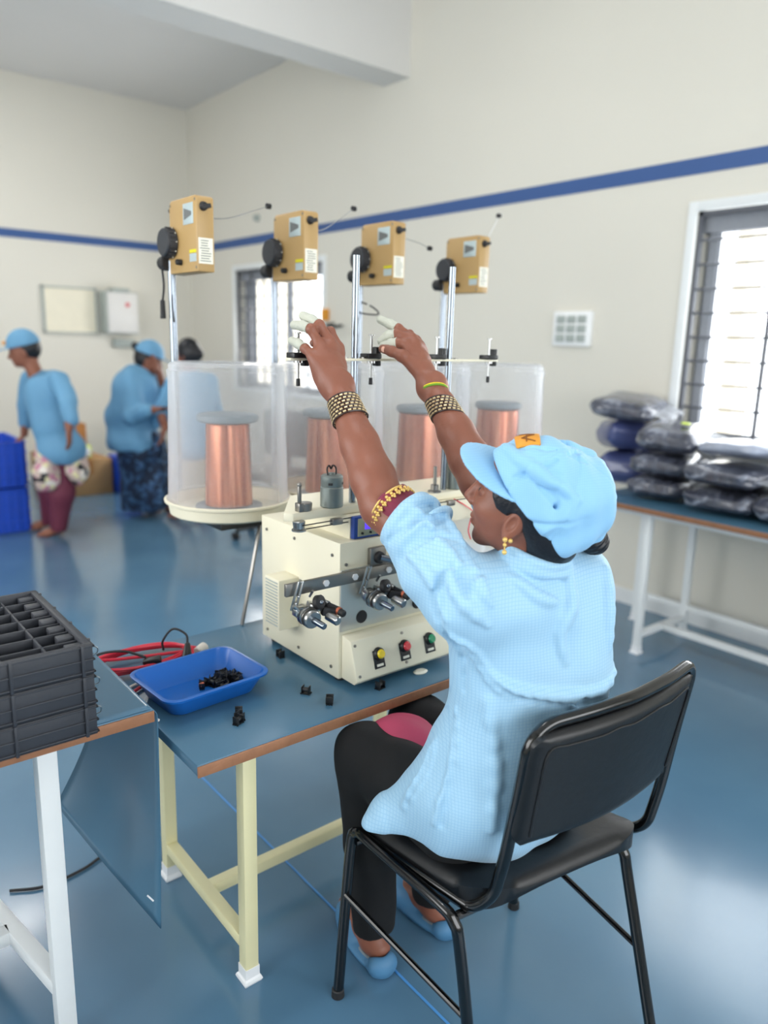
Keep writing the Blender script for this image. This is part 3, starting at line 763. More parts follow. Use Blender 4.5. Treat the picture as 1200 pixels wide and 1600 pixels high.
# control panel wedge
p = MB().prism([(1.419, .792), (1.382, .785), (1.352, .69), (1.365, .678), (1.419, .678)], MX0+.008, MX1+.006, 'x', bev=.002).build('button_panel', M['cream'], t)
def on_panel(x, s_):      # s_ 0 (top) .. 1 (bottom) on the sloping face
    return Vector((x, 1.382-.030*s_, .785-.095*s_))
pn = Vector((0, -.095, .030)).normalized(); pd = Vector((0, -.030, -.095)).normalized()
q = MB()
for x in (1.05, 1.20, 1.355):
    for s_ in (.12, .88): a = on_panel(x, s_); q.cyl(a-pn*.001, a+pn*.002, .0038, seg=8)
q.build('panel_screws', M['dark_steel'], p)
for x, mk, nm in ((1.115, 'btn_y', 'yellow push button'), (1.20, 'btn_r', 'red push button'), (1.285, 'btn_g', 'green push button')):
    c0 = on_panel(x, .46)
    b = MB(); mm = Matrix((Vector((1, 0, 0)), -pd, pn)).transposed().to_4x4(); mm.translation = c0
    b.box((0, -.013, .001), (.033, .046, .003), bev=.001, mat=mm); b.cyl(c0, c0+pn*.012, .0165, .015, 24, .002)
    bz_ = b.build('push_button', M['black'], p); bz_['label'] = nm
    MB().cyl(c0+pn*.012, c0+pn*.019, .0118, .0105, 24, .002).build('button_cap', M[mk], bz_)
    lb = MB(); m2 = mm.copy(); lb.box((0, -.028, .003), (.020, .006, .001), mat=m2); lb.build('legend_plate', M['paper'], bz_)
# front plate, cross bar, sockets
MB().span((MX0+.002, MY0-.004, .80), (MX1-.002, MY0+.001, .958), .001).build('front_plate', M['plate'], t)
br = MB().span((.868, 1.398, .928), (1.235, 1.408, .958), .0015).build('cross_bar', M['dark_steel'], t)
q = MB()
for x in (.975, 1.06, 1.165, 1.20): q.cyl((x, 1.392, .944), (x, 1.399, .944), .0085, .007, 6)
q.build('cap_screws', M['white_plastic'], br)
for x in (1.098, 1.283): MB().cyl((x, 1.412, .828), (x, 1.42, .828), .0165, .0165, 28, .002).build('rubber_bung', M['rubber'], t)
fl = MB().span((1.115, 1.405, .955), (1.165, 1.42, 1.003), .003).build('shaft_flange', M['dark_steel'], t)
MB().cyl((1.14, 1.40, .978), (1.30, 1.33, .932), .0095, seg=18).build('polished_shaft', M['chrome'], t)
MB().cyl((1.14, 1.42, .978), (1.14, 1.395, .978), .017, .015, 20, .002).build('shaft_collar', M['rubber'], t)
MB().cyl((1.36, 1.36, .85), (1.385, 1.36, .85), .026, .02, 20, .004).build('side_knob', M['rubber'], t)
def spindle(dx, dz):
    K = .86
    def P(x, y, z): return (.955+(x-.955)*K+dx, 1.40+(y-1.40)*K, .895+(z-.895)*K+dz)
    h = MB().cyl(P(.955, 1.40, .895), P(.955, 1.345, .888), .019, .019, 28, .003)
    h.cyl(P(.955, 1.345, .888), P(.955, 1.335, .887), .0225, .021, 28, .002); h.cyl(P(.955, 1.37, .892), P(.955, 1.362, .891), .022, .022, 28, .002)
    h.box(P(.935, 1.375, .905), (.03, .018, .02), bev=.004); h.cyl(P(.93, 1.37, .91), P(.915, 1.37, .925), .006, .005, 12)
    h = h.build('spindle_head', M['steel'], t)
    MB().cyl(P(.955, 1.345, .888), P(.962, 1.295, .880), .008, .0075, 20, .001).cyl(P(.955, 1.375, .890), P(.955, 1.37, .889), .0226, seg=28).build('spindle_shaft', M['chrome'], h)
    MB().cyl(P(.955, 1.356, .89), P(.955, 1.353, .8895), .0228, seg=28).build('brass_ring', M['dark_steel'], h)
    a = MB(); u = Vector((.014, -.006, .060)); o_ = Vector(P(.925, 1.388, .905)); sd = Vector((1, .1, -.1)).normalized()
    for s_ in (-1, 1): a.bar(o_+sd*s_*.0065, o_+sd*s_*.0065+u*1.15, .004, .006)
    a.bar(o_, o_+u*.35, .018, .006); a.bar(o_+u*1.1, o_+u*1.18, .018, .006); a.bar(o_+u*.55-Vector((0, .004, 0)), o_+u*.62-Vector((0, .004, 0)), .016, .008)
    a.build('slotted_arm', M['steel'], h)
    k = MB().lathe([(0, -.009), (.0135, -.008), (.017, -.006), (.017, .005), (.014, .007), (.010, .008), (0, .006)], Matrix.Translation(P(.985, 1.355, .925)) @ Matrix.Rotation(math.radians(72), 4, 'X') @ Matrix.Rotation(.3, 4, 'Y'), 32).build('guide_roller', M['rubber'], h)
    MB().ball(P(.985, 1.345, .928), .0055).build('roller_pin', M['chrome'], k)
    b = MB().bar(P(.965, 1.38, .915), P(1.005, 1.365, .903), .03, .014, .003).bar(P(.985, 1.372, .93), P(1.02, 1.36, .905), .012, .02, .003)
    b.cyl(P(1.005, 1.37, .918), P(1.012, 1.35, .916), .008, .007, 14); b.cyl(P(.975, 1.37, .955), P(.975, 1.385, .935), .003, seg=8)
    b.build('clamp_block', M['steel'], h)
    b = MB().bar(P(.99, 1.35, .902), P(1.03, 1.34, .892), .018, .02, .003).bar(P(1.01, 1.352, .915), P(1.045, 1.335, .895), .008, .012, .002)
    b.build('black_gripper', M['rubber'], h)
    MB().cyl(P(1.005, 1.345, .888), P(1.013, 1.305, .880), .011, .011, 24, .002).build('knurled_nut', M['steel'], h)
    MB().cyl(P(1.03, 1.343, .900), P(1.037, 1.312, .893), .0085, .0085, 18, .002).build('gripper_tip', M['rubber'], h)
    MB().cyl(P(1.032, 1.335, .8985), P(1.0335, 1.327, .897), .0092, seg=18).build('copper_tip_ring', M['copper'], h)
spindle(-.048, -.006); spindle(.148, -.004)
# controller housing, display
cb = MB().span((1.075, 1.44, 1.025), (1.62, 1.70, 1.084), .002).build('controller_housing', M['cream'], t)
dp = MB().span((1.077, 1.425, 1.027), (1.235, 1.441, 1.083), .003).build('display_bezel', M['navy'], t)
MB().span((1.088, 1.4225, 1.033), (1.226, 1.4255, 1.078), .001).build('display_face', M['olive_panel'], dp)
MB().span((1.108, 1.420, 1.05), (1.18, 1.423, 1.072), .001).build('lcd_screen', M['lcd'], dp)
q = MB()
for x in (1.10, 1.125, 1.15, 1.175, 1.20): q.cyl((x, 1.419, 1.041), (x, 1.423, 1.041), .003, seg=10)
q.build('keys', M['rubber'], dp)
# top deck
dk = MB().prism([(.925, 1.458), (.908, 1.474), (1.03, 1.64), (1.66, 1.64), (1.66, 1.458)], 1.085, 1.105, 'z', bev=.002).build('top_deck', M['cream'], t)
q = MB().cyl((.935, 1.45, 1.068), (.935, 1.45, 1.088), .013, .015, 24, .002).cyl((.935, 1.45, 1.064), (.935, 1.45, 1.068), .017, seg=24)
q.build('pulley', M['steel'], dk); MB().cyl((1.36, 1.45, 1.07), (1.36, 1.45, 1.086), .012, seg=20).build('pulley', M['steel'], dk)
MB().tube([(.935, 1.436, 1.079), (1.36, 1.44, 1.083), (1.60, 1.44, 1.085)], .0016, 6).tube([(.935, 1.448, 1.066), (1.36, 1.446, 1.071), (1.60, 1.446, 1.073)], .0016, 6).build('drive_belt', M['rubber'], dk)
MB().span((1.02, 1.432, 1.068), (1.05, 1.448, 1.084), .003).build('belt_clip', M['dark_steel'], dk); MB().span((1.40, 1.432, 1.071), (1.425, 1.448, 1.086), .003).build('belt_clip', M['dark_steel'], dk)
for (x, y) in ((1.045, 1.475), (1.475, 1.487)):
    c = MB().lathe([(0, 0), (.026, 0), (.028, .002), (.028, .048), (.0265, .05), (.0265, .052), (.027, .053), (.027, .074), (.024, .078), (.008, .079), (.008, .083), (0, .083)], (x, y, 1.105), 36).build('motor_can', M['zinc'], t)
    q = MB()
    for a in (-2.3, -.85): q.box((x+.0265*math.cos(a), y+.0265*math.sin(a), 1.164), (.003, .011, .006), (0, 0, a), bev=.001)
    q.build('vent_slot', M['rubber'], c)
    q = MB()
    for s_ in (-1, 1): q.tube(spline([(x+s_*.012, y, 1.183), (x+s_*.013, y+.002, 1.198), (x+s_*.006, y+.004, 1.205), (x+.003, y+.008, 1.196)], 5), .0022, 8)
    q.build('motor_lead', M['rubber'], c)
h = MB().cyl((.965, 1.47, 1.105), (.965, 1.47, 1.125), .016, .017, 24, .002).box((.948, 1.468, 1.1155), (.014, .02, .021), bev=.002).bar((.948, 1.468, 1.12), (.948, 1.468, 1.168), .009, .007)
h.ball((.948, 1.468, 1.169), .006); h.build('lever_post', M['dark_steel'], t)
MB().lathe([(0, 0), (.018, 0), (.018, .004), (.011, .006), (.011, .02), (.005, .022), (.005, .07), (0, .071)], (1.385, 1.475, 1.105), 20).build('stud_post', M['dark_steel'], t)
MB().tube(spline([(1.43, 1.445, 1.086), (1.455, 1.43, 1.07), (1.49, 1.425, 1.045), (1.475, 1.42, 1.03), (1.462, 1.415, 1.0), (1.468, 1.41, .975)], 6), .0018, 6).build('loose_wire', M['red_cable'], dk)
# front poles and guide bar
for x, y, zt in ((1.116, 1.487, 1.694), (1.430, 1.489, 1.692)):
    MB().cyl((x, y, 1.105), (x, y, zt), .0085, seg=18).build('pole', M['chrome'], t)
gb = MB().span((.93, 1.478, 1.452), (1.61, 1.50, 1.458), .001).build('guide_bar', M['cream'], t)
q = MB()
for x in (1.09, 1.14, 1.405, 1.455): q.cyl((x, 1.489, 1.456), (x, 1.489, 1.461), .007, seg=8)
q.build('bar_screws', M['dark_steel'], gb)
for x in (.955, 1.165, 1.383, 1.580):
    g = MB().span((x-.022, 1.468, 1.458), (x+.020, 1.502, 1.470), .002).build('wire_guide_block', M['black'], gb)
    MB().span((x+.012, 1.478, 1.44), (x+.026, 1.496, 1.486), .002).build('guide_post', M['black'], g)
    q = MB().cyl((x, 1.485, 1.47), (x, 1.485, 1.512), .0035, seg=10).cyl((x, 1.485, 1.512), (x, 1.485, 1.515), .007, seg=12)
    q.cyl((x, 1.485, 1.452), (x, 1.485, 1.40), .0028, seg=10).cyl((x, 1.485, 1.452), (x, 1.485, 1.447), .010, seg=12)
    q.build('threading_pin', M['steel'], g)
    MB().cyl((x, 1.485, 1.412), (x, 1.485, 1.395), .0045, .005, 12, .001).build('pin_tip', M['rubber'], g)

# ================================================================== SUPPLY RACK, COVERED SPOOLS, TENSIONERS
t = thing('spool_rack', (1.66, 2.1, 0), 'low steel rack standing behind the bench under the covered wire spools', 'rack')
MB().span((.98, 1.93, .955), (2.43, 2.28, .978), .003).build('shelf_board', M['black'], t)
for x, y in ((2.40, 1.96), (2.40, 2.24)): MB().span((x-.012, y-.012, 0), (x+.012, y+.012, .955), .002).build('leg', M['white_paint'], t)
MB().bar((1.036, 1.918, .661), (1.12, 1.95, .957), .010, .008).build('strut', M['dark_steel'], t)
MB().bar((1.56, 1.918, .661), (1.56, 1.95, .957), .010, .008).build('strut', M['dark_steel'], t)
MB().bar((1.34, 1.918, .661), (1.34, 1.95, .957), .018, .018).build('strut', M['white_paint'], t)
bx = [1.07, 1.445, 1.845, 2.25]; ordn = ['nearest', 'second', 'third', 'farthest']
cr_ = [.064, .076, .081, .081]
for i, x in enumerate(bx):
    y = 2.05; z0 = .979
    w = ['frontmost, at the left end of the row', 'second from the left end of the row', 'second from the right end of the row', 'last, at the right end of the row'][i]
    s_ = 1.0
    t = thing('covered_container', (x, y, z0), 'cream tray under a clear bucket cover, ' + w, 'container', 'clear covered spool containers')
    MB().lathe([(0, 0), (.165, 0), (.175, .006), (.18, .035), (.190, .040), (.191, .046), (.184, .048), (.178, .040), (.172, .012), (0, .010)], (x, y, z0), 64).build('base_tray', M['cream'], t)
    MB().lathe([(.180, .046), (.183, .046), (.1835, .052), (.1785, .056), (.168, .40), (.171, .408), (.171, .425), (.166, .428), (.166, .440), (.160, .446), (.150, .449), (.15, .446), (0, .446), (0, .443), (.150, .443),
                (.158, .441), (.1635, .436), (.163, .425), (.1655, .410), (.165, .40), (.1755, .056), (.180, .050), (.180, .046)], (x, y, z0), 72).build('clear_cover', M['clear'], t)
    sp = thing('copper_wire_spool', (x, y, z0+.011), 'spool of copper wire under the clear cover, ' + w, 'wire spool', 'copper wire spools')
    MB().lathe([(0, 0), (.1, 0), (.1, .012), (.03, .014), (.03, .270), (0, .270)], (x, y, z0+.011), 40).build('core', M['flange'], sp)
    MB().lathe([(0, .286), (.082, .288), (.090, .284), (.092, .276), (.090, .268), (.082, .264), (0, .264)], (x, y, z0+.011), 48).build('top_flange', M['flange'], sp)
    pr = [(.03, .014), (cr_[i]+.004, .014)]
    for k in range(26): zz = .016+.245*k/25; pr += [(cr_[i]+.007*(1-k/25)+(.0008 if k % 2 else 0), zz)]
    pr += [(.03, .262)]
    MB().lathe(pr, (x, y, z0+.011), 48).build('copper_winding', M['copper_wind'], sp)
def label_lines(mb, y, x0, x1, z0, z1, n, rnd_):
    for k in range(n):
        z = z1-(z1-z0)*(k+.5)/n; a = x0+(x1-x0)*rnd_.uniform(.0, .12); b = x1-(x1-x0)*rnd_.uniform(0, .35)
        mb.span((a, y-.0004, z-.0011), (b, y, z+.0011))
px_ = [1.016, 1.374, 1.733, 2.150]; r5 = random.Random(5)
for i, x in enumerate(px_):
    y = 2.25; dz = [0, .003, .012, .008][i]
    w = ['nearest one, black lead hanging down', 'second from the left', 'third from the left, above the tall front pole', 'farthest, lowest at the right end'][i]
    t = thing('wire_tensioner', (x, y, 0), 'ochre tensioner box with black dial, ' + w, 'wire tensioner', 'ochre wire tensioners on poles')
    MB().cyl((x-.004, y+.03, .95), (x-.004, y+.03, 1.72+dz), .0115, seg=18).build('pole', M['chrome'], t)
    X0b, X1b, Y0b, Y1b, Z0b, Z1b = x-.012, x+.042, y-.165, y+.035, 1.68+dz, 1.886+dz
    h = MB().prism([(Y0b, Z0b), (Y1b, Z0b), (Y1b, Z0b+.06), (Y1b-.018, Z0b+.075), (Y1b-.018, Z1b-.012), (Y1b-.03, Z1b), (Y0b+.012, Z1b), (Y0b, Z1b-.006)], X0b, X1b, 'x', bev=.004).build('housing', M['gold'], t)
    d = MB().cyl((X0b, y-.0, Z0b+.088), (X0b-.032, y-.0, Z0b+.088), .043, .040, 40, .003)
    for k in range(20):
        a = 2*PI*k/20; d.box((X0b-.012, y+.0425*math.cos(a), Z0b+.088+.0425*math.sin(a)), (.02, .003, .004))
    d = d.build('tension_dial', M['charcoal'], t)
    q = MB()
    for k in range(10): a = 2*PI*k/10; q.box((X0b-.006, y+.0435*math.cos(a), Z0b+.088+.0435*math.sin(a)), (.003, .003, .0035))
    q.build('dial_marks', M['paper'], d)
    MB().cyl((X0b-.002, Y1b-.01, Z0b+.034), (X0b-.002, Y1b+.034, Z0b+.034), .024, .021, 24, .003).build('rear_wheel', M['rubber'], t)
    MB().cyl((X0b, y-.06, Z0b+.03), (X0b-.018, y-.06, Z0b+.03), .009, .008, 16, .002).build('small_knob', M['black'], t)
    k_ = MB().cyl((X0b+.02, Y0b, Z1b-.03), (X0b+.022, Y0b-.012, Z1b-.03), .013, .011, 20, .002).bar((X0b+.012, Y0b-.014, Z1b-.034), (X0b+.036, Y0b-.018, Z1b-.028), .01, .012)
    k_.build('wire_eye', M['rubber'], t)
    lb = MB().span((X0b-.0012, Y0b+.02, Z1b-.075), (X0b+.001, Y0b+.085, Z1b-.018), .0005).build('rating_label', M['silver_label'], h)
    MB().prism([(Y0b+.078, Z1b-.03), (Y0b+.078, Z1b-.062), (Y0b+.03, Z1b-.052), (Y0b+.03, Z1b-.042)], X0b-.0017, X0b-.001, 'x').build('dark_printed_shape', M['ink'], lb)
    MB().span((X0b-.0012, Y0b+.006, Z0b+.052), (X0b+.001, Y0b+.048, Z0b+.061)).build('yellow_label', M['yellow_label'], h)
    MB().span((X0b-.0012, Y0b+.006, Z0b+.028), (X0b+.001, Y0b+.048, Z0b+.05)).build('grey_label', M['silver_label'], h)
    lb = MB().span((X0b+.004, Y0b-.0012, Z0b+.022), (X1b-.006, Y0b+.001, Z0b+.092)).build('instruction_label', M['paper'], h)
    q = MB(); label_lines(q, Y0b-.0012, X0b+.008, X1b-.010, Z0b+.026, Z0b+.088, 9, r5); q.build('printed_lines', M['ink'], lb)
    q = MB()
    for yy, zz in ((Y0b+.008, Z1b-.012), (Y1b-.028, Z1b-.014), (Y0b+.008, Z0b+.012)): q.cyl((X0b-.001, yy, zz), (X0b+.001, yy, zz), .004, seg=10)
    q.build('housing_screws', M['dark_steel'], h)
    MB().box((X1b+.004, y-.13, Z0b+.04), (.008, .02, .014), bev=.003).build('side_lamp', M['btn_r'] if i else M['white_cable'], t)
    # spring arm
    L_ = [.245, .22, .215, .16][i]; tipz = [.055, .085, -.02, .14][i]
    pts = [(X1b, y-.06, Z1b-.045), (X1b+L_*.4, y-.05, Z1b-.036), (X1b+L_*.75, y-.05, Z1b-.034+tipz*.5), (X1b+L_, y-.05, Z1b-.038+tipz)]
    a = MB().tube(spline(pts, 6), .0014, 6).build('spring_arm', M['steel'], t)
    MB().cyl(Vector(pts[-1])+Vector((-.006, 0, 0)), Vector(pts[-1])+Vector((.008, 0, 0)), .0085, seg=14).build('ferrule', M['rubber'], a)
    if i == 0:
        l = MB().tube(spline([(X0b-.01, y+.02, Z0b+.07), (X0b-.018, y+.04, Z0b+.04), (X0b-.012, y+.045, Z0b-.03), (X0b-.02, y+.04, Z0b-.08)], 6), .0035, 8).tube(spline([(X0b+.012, y+.03, Z0b), (X0b+.002, y+.02, Z0b-.08), (X0b+.006, y+.02, Z0b-.14)], 6), .003, 8).build('lead', M['rubber'], t)
        MB().cyl((X0b-.02, y+.04, Z0b-.075), (X0b-.02, y+.04, Z0b-.13), .007, .0085, 14, .002).build('lead_plug', M['rubber'], l)
        MB().cyl((X0b+.03, Y1b, Z1b-.02), (X0b+.02, Y1b+.022, Z1b-.02), .006, seg=12).build('rear_knob', M['rubber'], t)
    if i == 2:
        MB().tube(spline([(x+.02, y, 1.605+.02), (x+.03, y-.04, 1.6), (x-.02, y-.08, 1.59), (x-.06, y-.03, 1.6), (x-.03, y+.03, 1.64)], 6, closed=True), .003, 8).build('hanging_cable_loop', M['rubber'], t)

# ================================================================== BLACK CHAIR
t = thing('office_chair', (1.18, 1.0, 0), 'black tubular chair with padded vinyl back, under the woman at the machine', 'chair')
def warp_slab(c, th, bulge, nrm, bev=.45, n=10, sag=0, pw=6):
    """padded slab spanned by four corners (a,b,c,d), thickness th along nrm, rounded edges"""
    A, B_, C_, D_ = [Vector(p) for p in c]; N = Vector(nrm).normalized()
    b = bmesh.new(); nn = n*2
    def P(u, v, w):
        q = A*(1-u)*(1-v)+B_*u*(1-v)+C_*u*v+D_*(1-u)*v
        e = min(u, 1-u, v, 1-v); k = min(1, e/.07); k = math.sqrt(max(0, 1-(1-k)**2))
        return q+N*(w*th*(.18+.82*k)+bulge*math.sin(PI*u)+sag*math.sin(PI*v)*math.sin(PI*u))
    # superellipse rounding of the outline
    def uv(i, j):
        u = i/nn*2-1; v = j/nn*2-1
        r = .22
        m_ = max(abs(u), abs(v))
        if m_ > 1e-6:
            p = pw; l = (abs(u)**p+abs(v)**p)**(1/p); u, v = u*m_/l, v*m_/l
        return (u+1)/2, (v+1)/2
    G = [[[b.verts.new(P(*uv(i, j), w)) for j in range(nn+1)] for i in range(nn+1)] for w in (-.5, .5)]
    for w in (0, 1):
        for i in range(nn):
            for j in range(nn): b.faces.new((G[w][i][j], G[w][i+1][j], G[w][i+1][j+1], G[w][i][j+1]))
    rim = [(i, 0) for i in range(nn)]+[(nn, j) for j in range(nn)]+[(i, nn) for i in range(nn, 0, -1)]+[(0, j) for j in range(nn, 0, -1)]
    for a, c2 in zip(rim, rim[1:]+rim[:1]): b.faces.new((G[0][a[0]][a[1]], G[0][c2[0]][c2[1]], G[1][c2[0]][c2[1]], G[1][a[0]][a[1]]))
    bmesh.ops.recalc_face_normals(b, faces=b.faces)
    m = MB(); m._merge(b); return m
warp_slab([(.955, .835, .445), (1.415, .765, .445), (1.40, 1.16, .437), (.925, 1.225, .437)], .05, 0, (0, 0, 1), sag=.0).build('seat', M['vinyl'], t, angle=60)
bk = warp_slab([(.975, .80, .595), (1.432, .77, .60), (1.472, .748, .838), (.990, .775, .825)], .034, .028, (-.08, -1, -.08), n=14, pw=12).build('backrest', M['vinyl'], t, angle=60)
# stitched welt near the panel edge
def bp(u, v):
    A, B_, C_, D_ = [Vector(p) for p in ((.975, .80, .595), (1.432, .77, .60), (1.472, .748, .838), (.990, .775, .825))]
    return A*(1-u)*(1-v)+B_*u*(1-v)+C_*u*v+D_*(1-u)*v+Vector((-.08, -1, -.08)).normalized()*(.017+.028*math.sin(PI*u))
rr_ = random.Random(9)
w = [bp(.06, .10), bp(.055, .5), bp(.06, .86)]+[bp(.06+.88*k/10, .88+rr_.uniform(-.012, .012)) for k in range(1, 10)]+[bp(.95, .86), bp(.955, .5), bp(.95, .12)]
MB().tube(spline(w, 4), .0032, 8).build('welt_seam', M['vinyl'], bk)
r = .0125
bf = [(.925, 1.17, .425), (.965, .87, .418), (.985, .835, .46), (.985, .815, .55), (.99, .795, .70), (.995, .785, .80), (1.03, .775, .835), (1.12, .755, .838), (1.24, .735, .842), (1.36, .733, .848), (1.455, .745, .850), (1.482, .752, .82), (1.465, .762, .70), (1.445, .772, .55), (1.432, .785, .455), (1.425, .83, .42), (1.385, 1.12, .425)]
MB().tube(spline(fillet(bf, .03, 4), 3), r, 14).build('back_frame', M['chair_metal'], t)
for nm, pts in (('left', [(.883, 1.199, 0), (.912, 1.20, .37), (.918, 1.185, .425), (.918, 1.13, .43), (.925, .93, .415), (.93, .885, .395), (.938, .87, .33), (.972, .845, 0)]),
                ('right', [(1.43, 1.14, 0), (1.405, 1.13, .37), (1.40, 1.115, .41), (1.39, 1.06, .418), (1.388, .86, .415), (1.386, .81, .395), (1.383, .785, .33), (1.352, .665, 0)])):
    l = MB().tube(spline(pts, 6), .0125, 14).build('leg', M['chair_metal'], t)
    for p in (pts[0], pts[-1]): MB().cyl((p[0], p[1], 0), (p[0], p[1], .022), .0155, .0145, 16, .002).build('foot_cap', M['rubber'], l)
MB().tube([(.897, 1.195, .27), (.955, .86, .17)], .007, 10).build('side_stretcher', M['chair_metal'], t)
MB().tube([(1.40, 1.12, .26), (1.367, .73, .20)], .007, 10).build('side_stretcher', M['chair_metal'], t)
MB().tube([(.915, 1.185, .405), (1.40, 1.12, .405)], .009, 10).build('seat_crossbar', M['chair_metal'], t)
MB().tube([(.935, .89, .40), (1.388, .83, .40)], .009, 10).build('seat_crossbar', M['chair_metal'], t)

# ================================================================== RIGHT-HAND TABLE WITH PACKED GARMENTS
bench('packing_table', 3.20, 3.84, -.3, 2.30, .76, M['white_paint'], .034, 'long blue-topped table with white legs along the right wall carrying packed garments', 'table',
      [(3.27, 1.955), (3.69, 2.235), (3.69, 1.95), (3.27, .6), (3.69, .6), (3.27, -.2), (3.69, -.2)][:7],
      rails=[((3.69, 2.235, .16), (3.69, -.2, .16)), ((3.27, 1.955, .1), (3.69, 1.95, .1)), ((3.48, 1.955, .1), (3.48, -.2, .1))], foot=True)
MB().span((3.194, -.3, .733), (3.2005, 2.30, .757), .001).build('edge_band_long', M['wood_edge'], [o for o in C.objects if o.name.startswith('packing_table')][0])
def pack(loc, size, rot, mat, seed, name_label, group='plastic bags of packed garments', tagm=None):
    rs = random.Random(seed); b = bmesh.new(); nu, nv = 22, 16
    bmesh.ops.create_uvsphere(b, u_segments=40, v_segments=22, radius=1)
    for v in b.verts:
        c = v.co
        f = lambda a, p: math.copysign(abs(a)**p, a)
        x, y, z = f(c.x, .42), f(c.y, .42), f(c.z, .62)
        n_ = noise.noise(Vector((x*1.6+seed*3.1, y*1.6, z*1.6)))*.16+noise.noise(Vector((x*4+seed, y*4, z*4)))*.07
        edge = max(abs(x), abs(y))
        v.co = Vector((x*(1+n_*.4)*size[0]/2, y*(1+n_*.4)*size[1]/2, (z*(1-.35*edge**4)+n_*.55)*size[2]/2))
    m = MB(); m._merge(b)
    o = m.build('garment_pack', mat, angle=70); o.location = loc; o.rotation_euler = rot
    tag(o, name_label, 'garment pack', group); 
    # open mouth of the bag: crumpled flap
    fl = MB().grid(lambda u, v: Vector(((u-.5)*size[0]*.9, -size[1]*.48-v*.09, size[2]*(.1+.15*math.sin(u*17+seed)*v-.25*v))), 16, 4).build('bag_flap', M['polybag'], o)
    fl.matrix_parent_inverse = Matrix.Identity(4)
    return o
G_, GB, GL = M['garment'], M['garment_blue'], M['garment_light']
packs = [
 ((3.52, 1.68, .822), (.48, .36, .11), (0, 0, .1), G_, 'large flat dark pack at the bottom of the middle pile, front of the packing table'),
 ((3.50, 1.68, .935), (.46, .36, .10), (.03, .02, .05), G_, 'dark pack lying second from the bottom in the middle pile'),
 ((3.54, 2.05, .822), (.40, .30, .11), (0, 0, .2), G_, 'dark pack at table level left of the middle pile'),
 ((3.53, 2.05, .94), (.38, .30, .11), (.05, -.05, .25), G_, 'dark grey pack leaning in the second layer of the left pile'),
 ((3.56, 2.04, 1.07), (.42, .31, .13), (.08, -.08, .3), G_, 'dark pack on top of the left pile with pale plastic over it'),
 ((3.70, 2.40, .855), (.30, .24, .18), (0, 0, .3), GB, 'blue bundle resting at the far left corner of the packing table'),
 ((3.67, 2.40, 1.03), (.32, .26, .16), (.1, .1, .9), GB, 'blue and grey bundle above the lower blue bundle'),
 ((3.66, 2.38, 1.19), (.42, .34, .12), (.1, -.1, .3), G_, 'grey pack crowning the leftmost heap beside the wall'),
 ((3.60, 1.66, 1.05), (.44, .34, .09), (-.08, .06, -.15), GL, 'pale silvery pack sloping across the middle pile'),
 ((3.50, 1.30, .82), (.46, .38, .13), (0, 0, -.2), G_, 'dark pack at the right edge of the picture, at table level'),
 ((3.46, 1.30, .925), (.40, .30, .06), (.1, -.1, .2), GL, 'pale pack sliding over the rightmost dark pack'),
 ((3.66, 1.30, 1.02), (.32, .32, .11), (0, .05, .2), G_, 'grey pack under the barred window at the right'),
]
for i, (l, s, r, m_, lab) in enumerate(packs): pack(l, s, r, m_, i+1, lab)
tag(MB().box((3.53, 1.97, 1.142), (.05, .04, .006), (.1, 0, .4), bev=.002).build('lime_sticker', M['lime']), 'small lime green tag on the topmost pack of the left pile', 'tag')

# ================================================================== FAR LEFT: BLUE CRATES, CARTONS
def bluecrate(z, lab):
    x0, x1, y0, y1, h = .95, 1.50, 6.10, 6.75, .345
    t = thing('plastic_crate', ((x0+x1)/2, (y0+y1)/2, z), lab, 'crate', 'stacked blue plastic crates')
    m = MB(); m._merge(open_tray(x1-x0, y1-y0, h, .012, .01, .03, .012), Matrix.Translation(((x0+x1)/2, (y0+y1)/2, z))); m.build('shell', M['crate_blue'], t)
    r = MB()
    for zz in (.08, .17, .26): r.span((x0+.0, y0-.004, z+zz), (x1+.004, y0+.012, z+zz+.012)); r.span((x1-.012, y0, z+zz), (x1+.004, y1, z+zz+.012))
    for k in range(9): x = x0+.03+(x1-x0-.06)*k/8; r.span((x-.006, y0-.003, z+.01), (x+.006, y0+.012, z+h-.01))
    for k in range(9): y = y0+.03+(y1-y0-.06)*k/8; r.span((x1-.012, y-.006, z+.01), (x1+.003, y+.006, z+h-.01))
    r.build('ribs', M['crate_blue'], t); return t
bluecrate(.0, 'lower blue plastic crate at the left edge beside the bending woman')
bluecrate(.35, 'upper blue plastic crate under the hand of the bending woman')
def carton(c, s, rz, mat, lab, grp=None):
    t = thing('carton', (c[0], c[1], c[2]-s[2]/2), lab, 'carton', grp)
    MB().box(c, s, (0, 0, rz), bev=.004).build('box_body', mat, t)
    m = Matrix.Translation(c) @ Matrix.Rotation(rz, 4, 'Z')
    MB().box((0, 0, s[2]/2+.001), (s[0]*1.001, .05, .002), mat=m).box((0, -s[1]/2-.001, s[2]*.3), (.05, .002, s[2]*.4), mat=m).build('packing_tape', M['card2'] if mat is M['card'] else M['card'], t)
carton((2.32, 7.42, .17), (.42, .40, .34), .05, M['card'], 'brown cardboard carton on the floor behind the bending woman')
carton((2.25, 7.62, .50), (.28, .26, .30), .1, M['card2'], 'darker brown carton standing above and behind the floor carton')
carton((2.25, 7.80, .175), (.5, .36, .35), 0, M['card'], 'cardboard carton at the back under the darker brown carton')
tag(MB().box((2.33, 7.38, .40), (.11, .1, .12), (0, 0, .3), bev=.02).build('tape_roll_box', M['lime']), 'small lime yellow packet on the floor carton', 'packet')
p_ = pack((2.22, 7.32, .41), (.26, .2, .14), (0, 0, 0), M['white_plastic'], 31, 'white plastic bag on the floor carton', None)
p_.name = 'white_bag'; p_['category'] = 'bag'
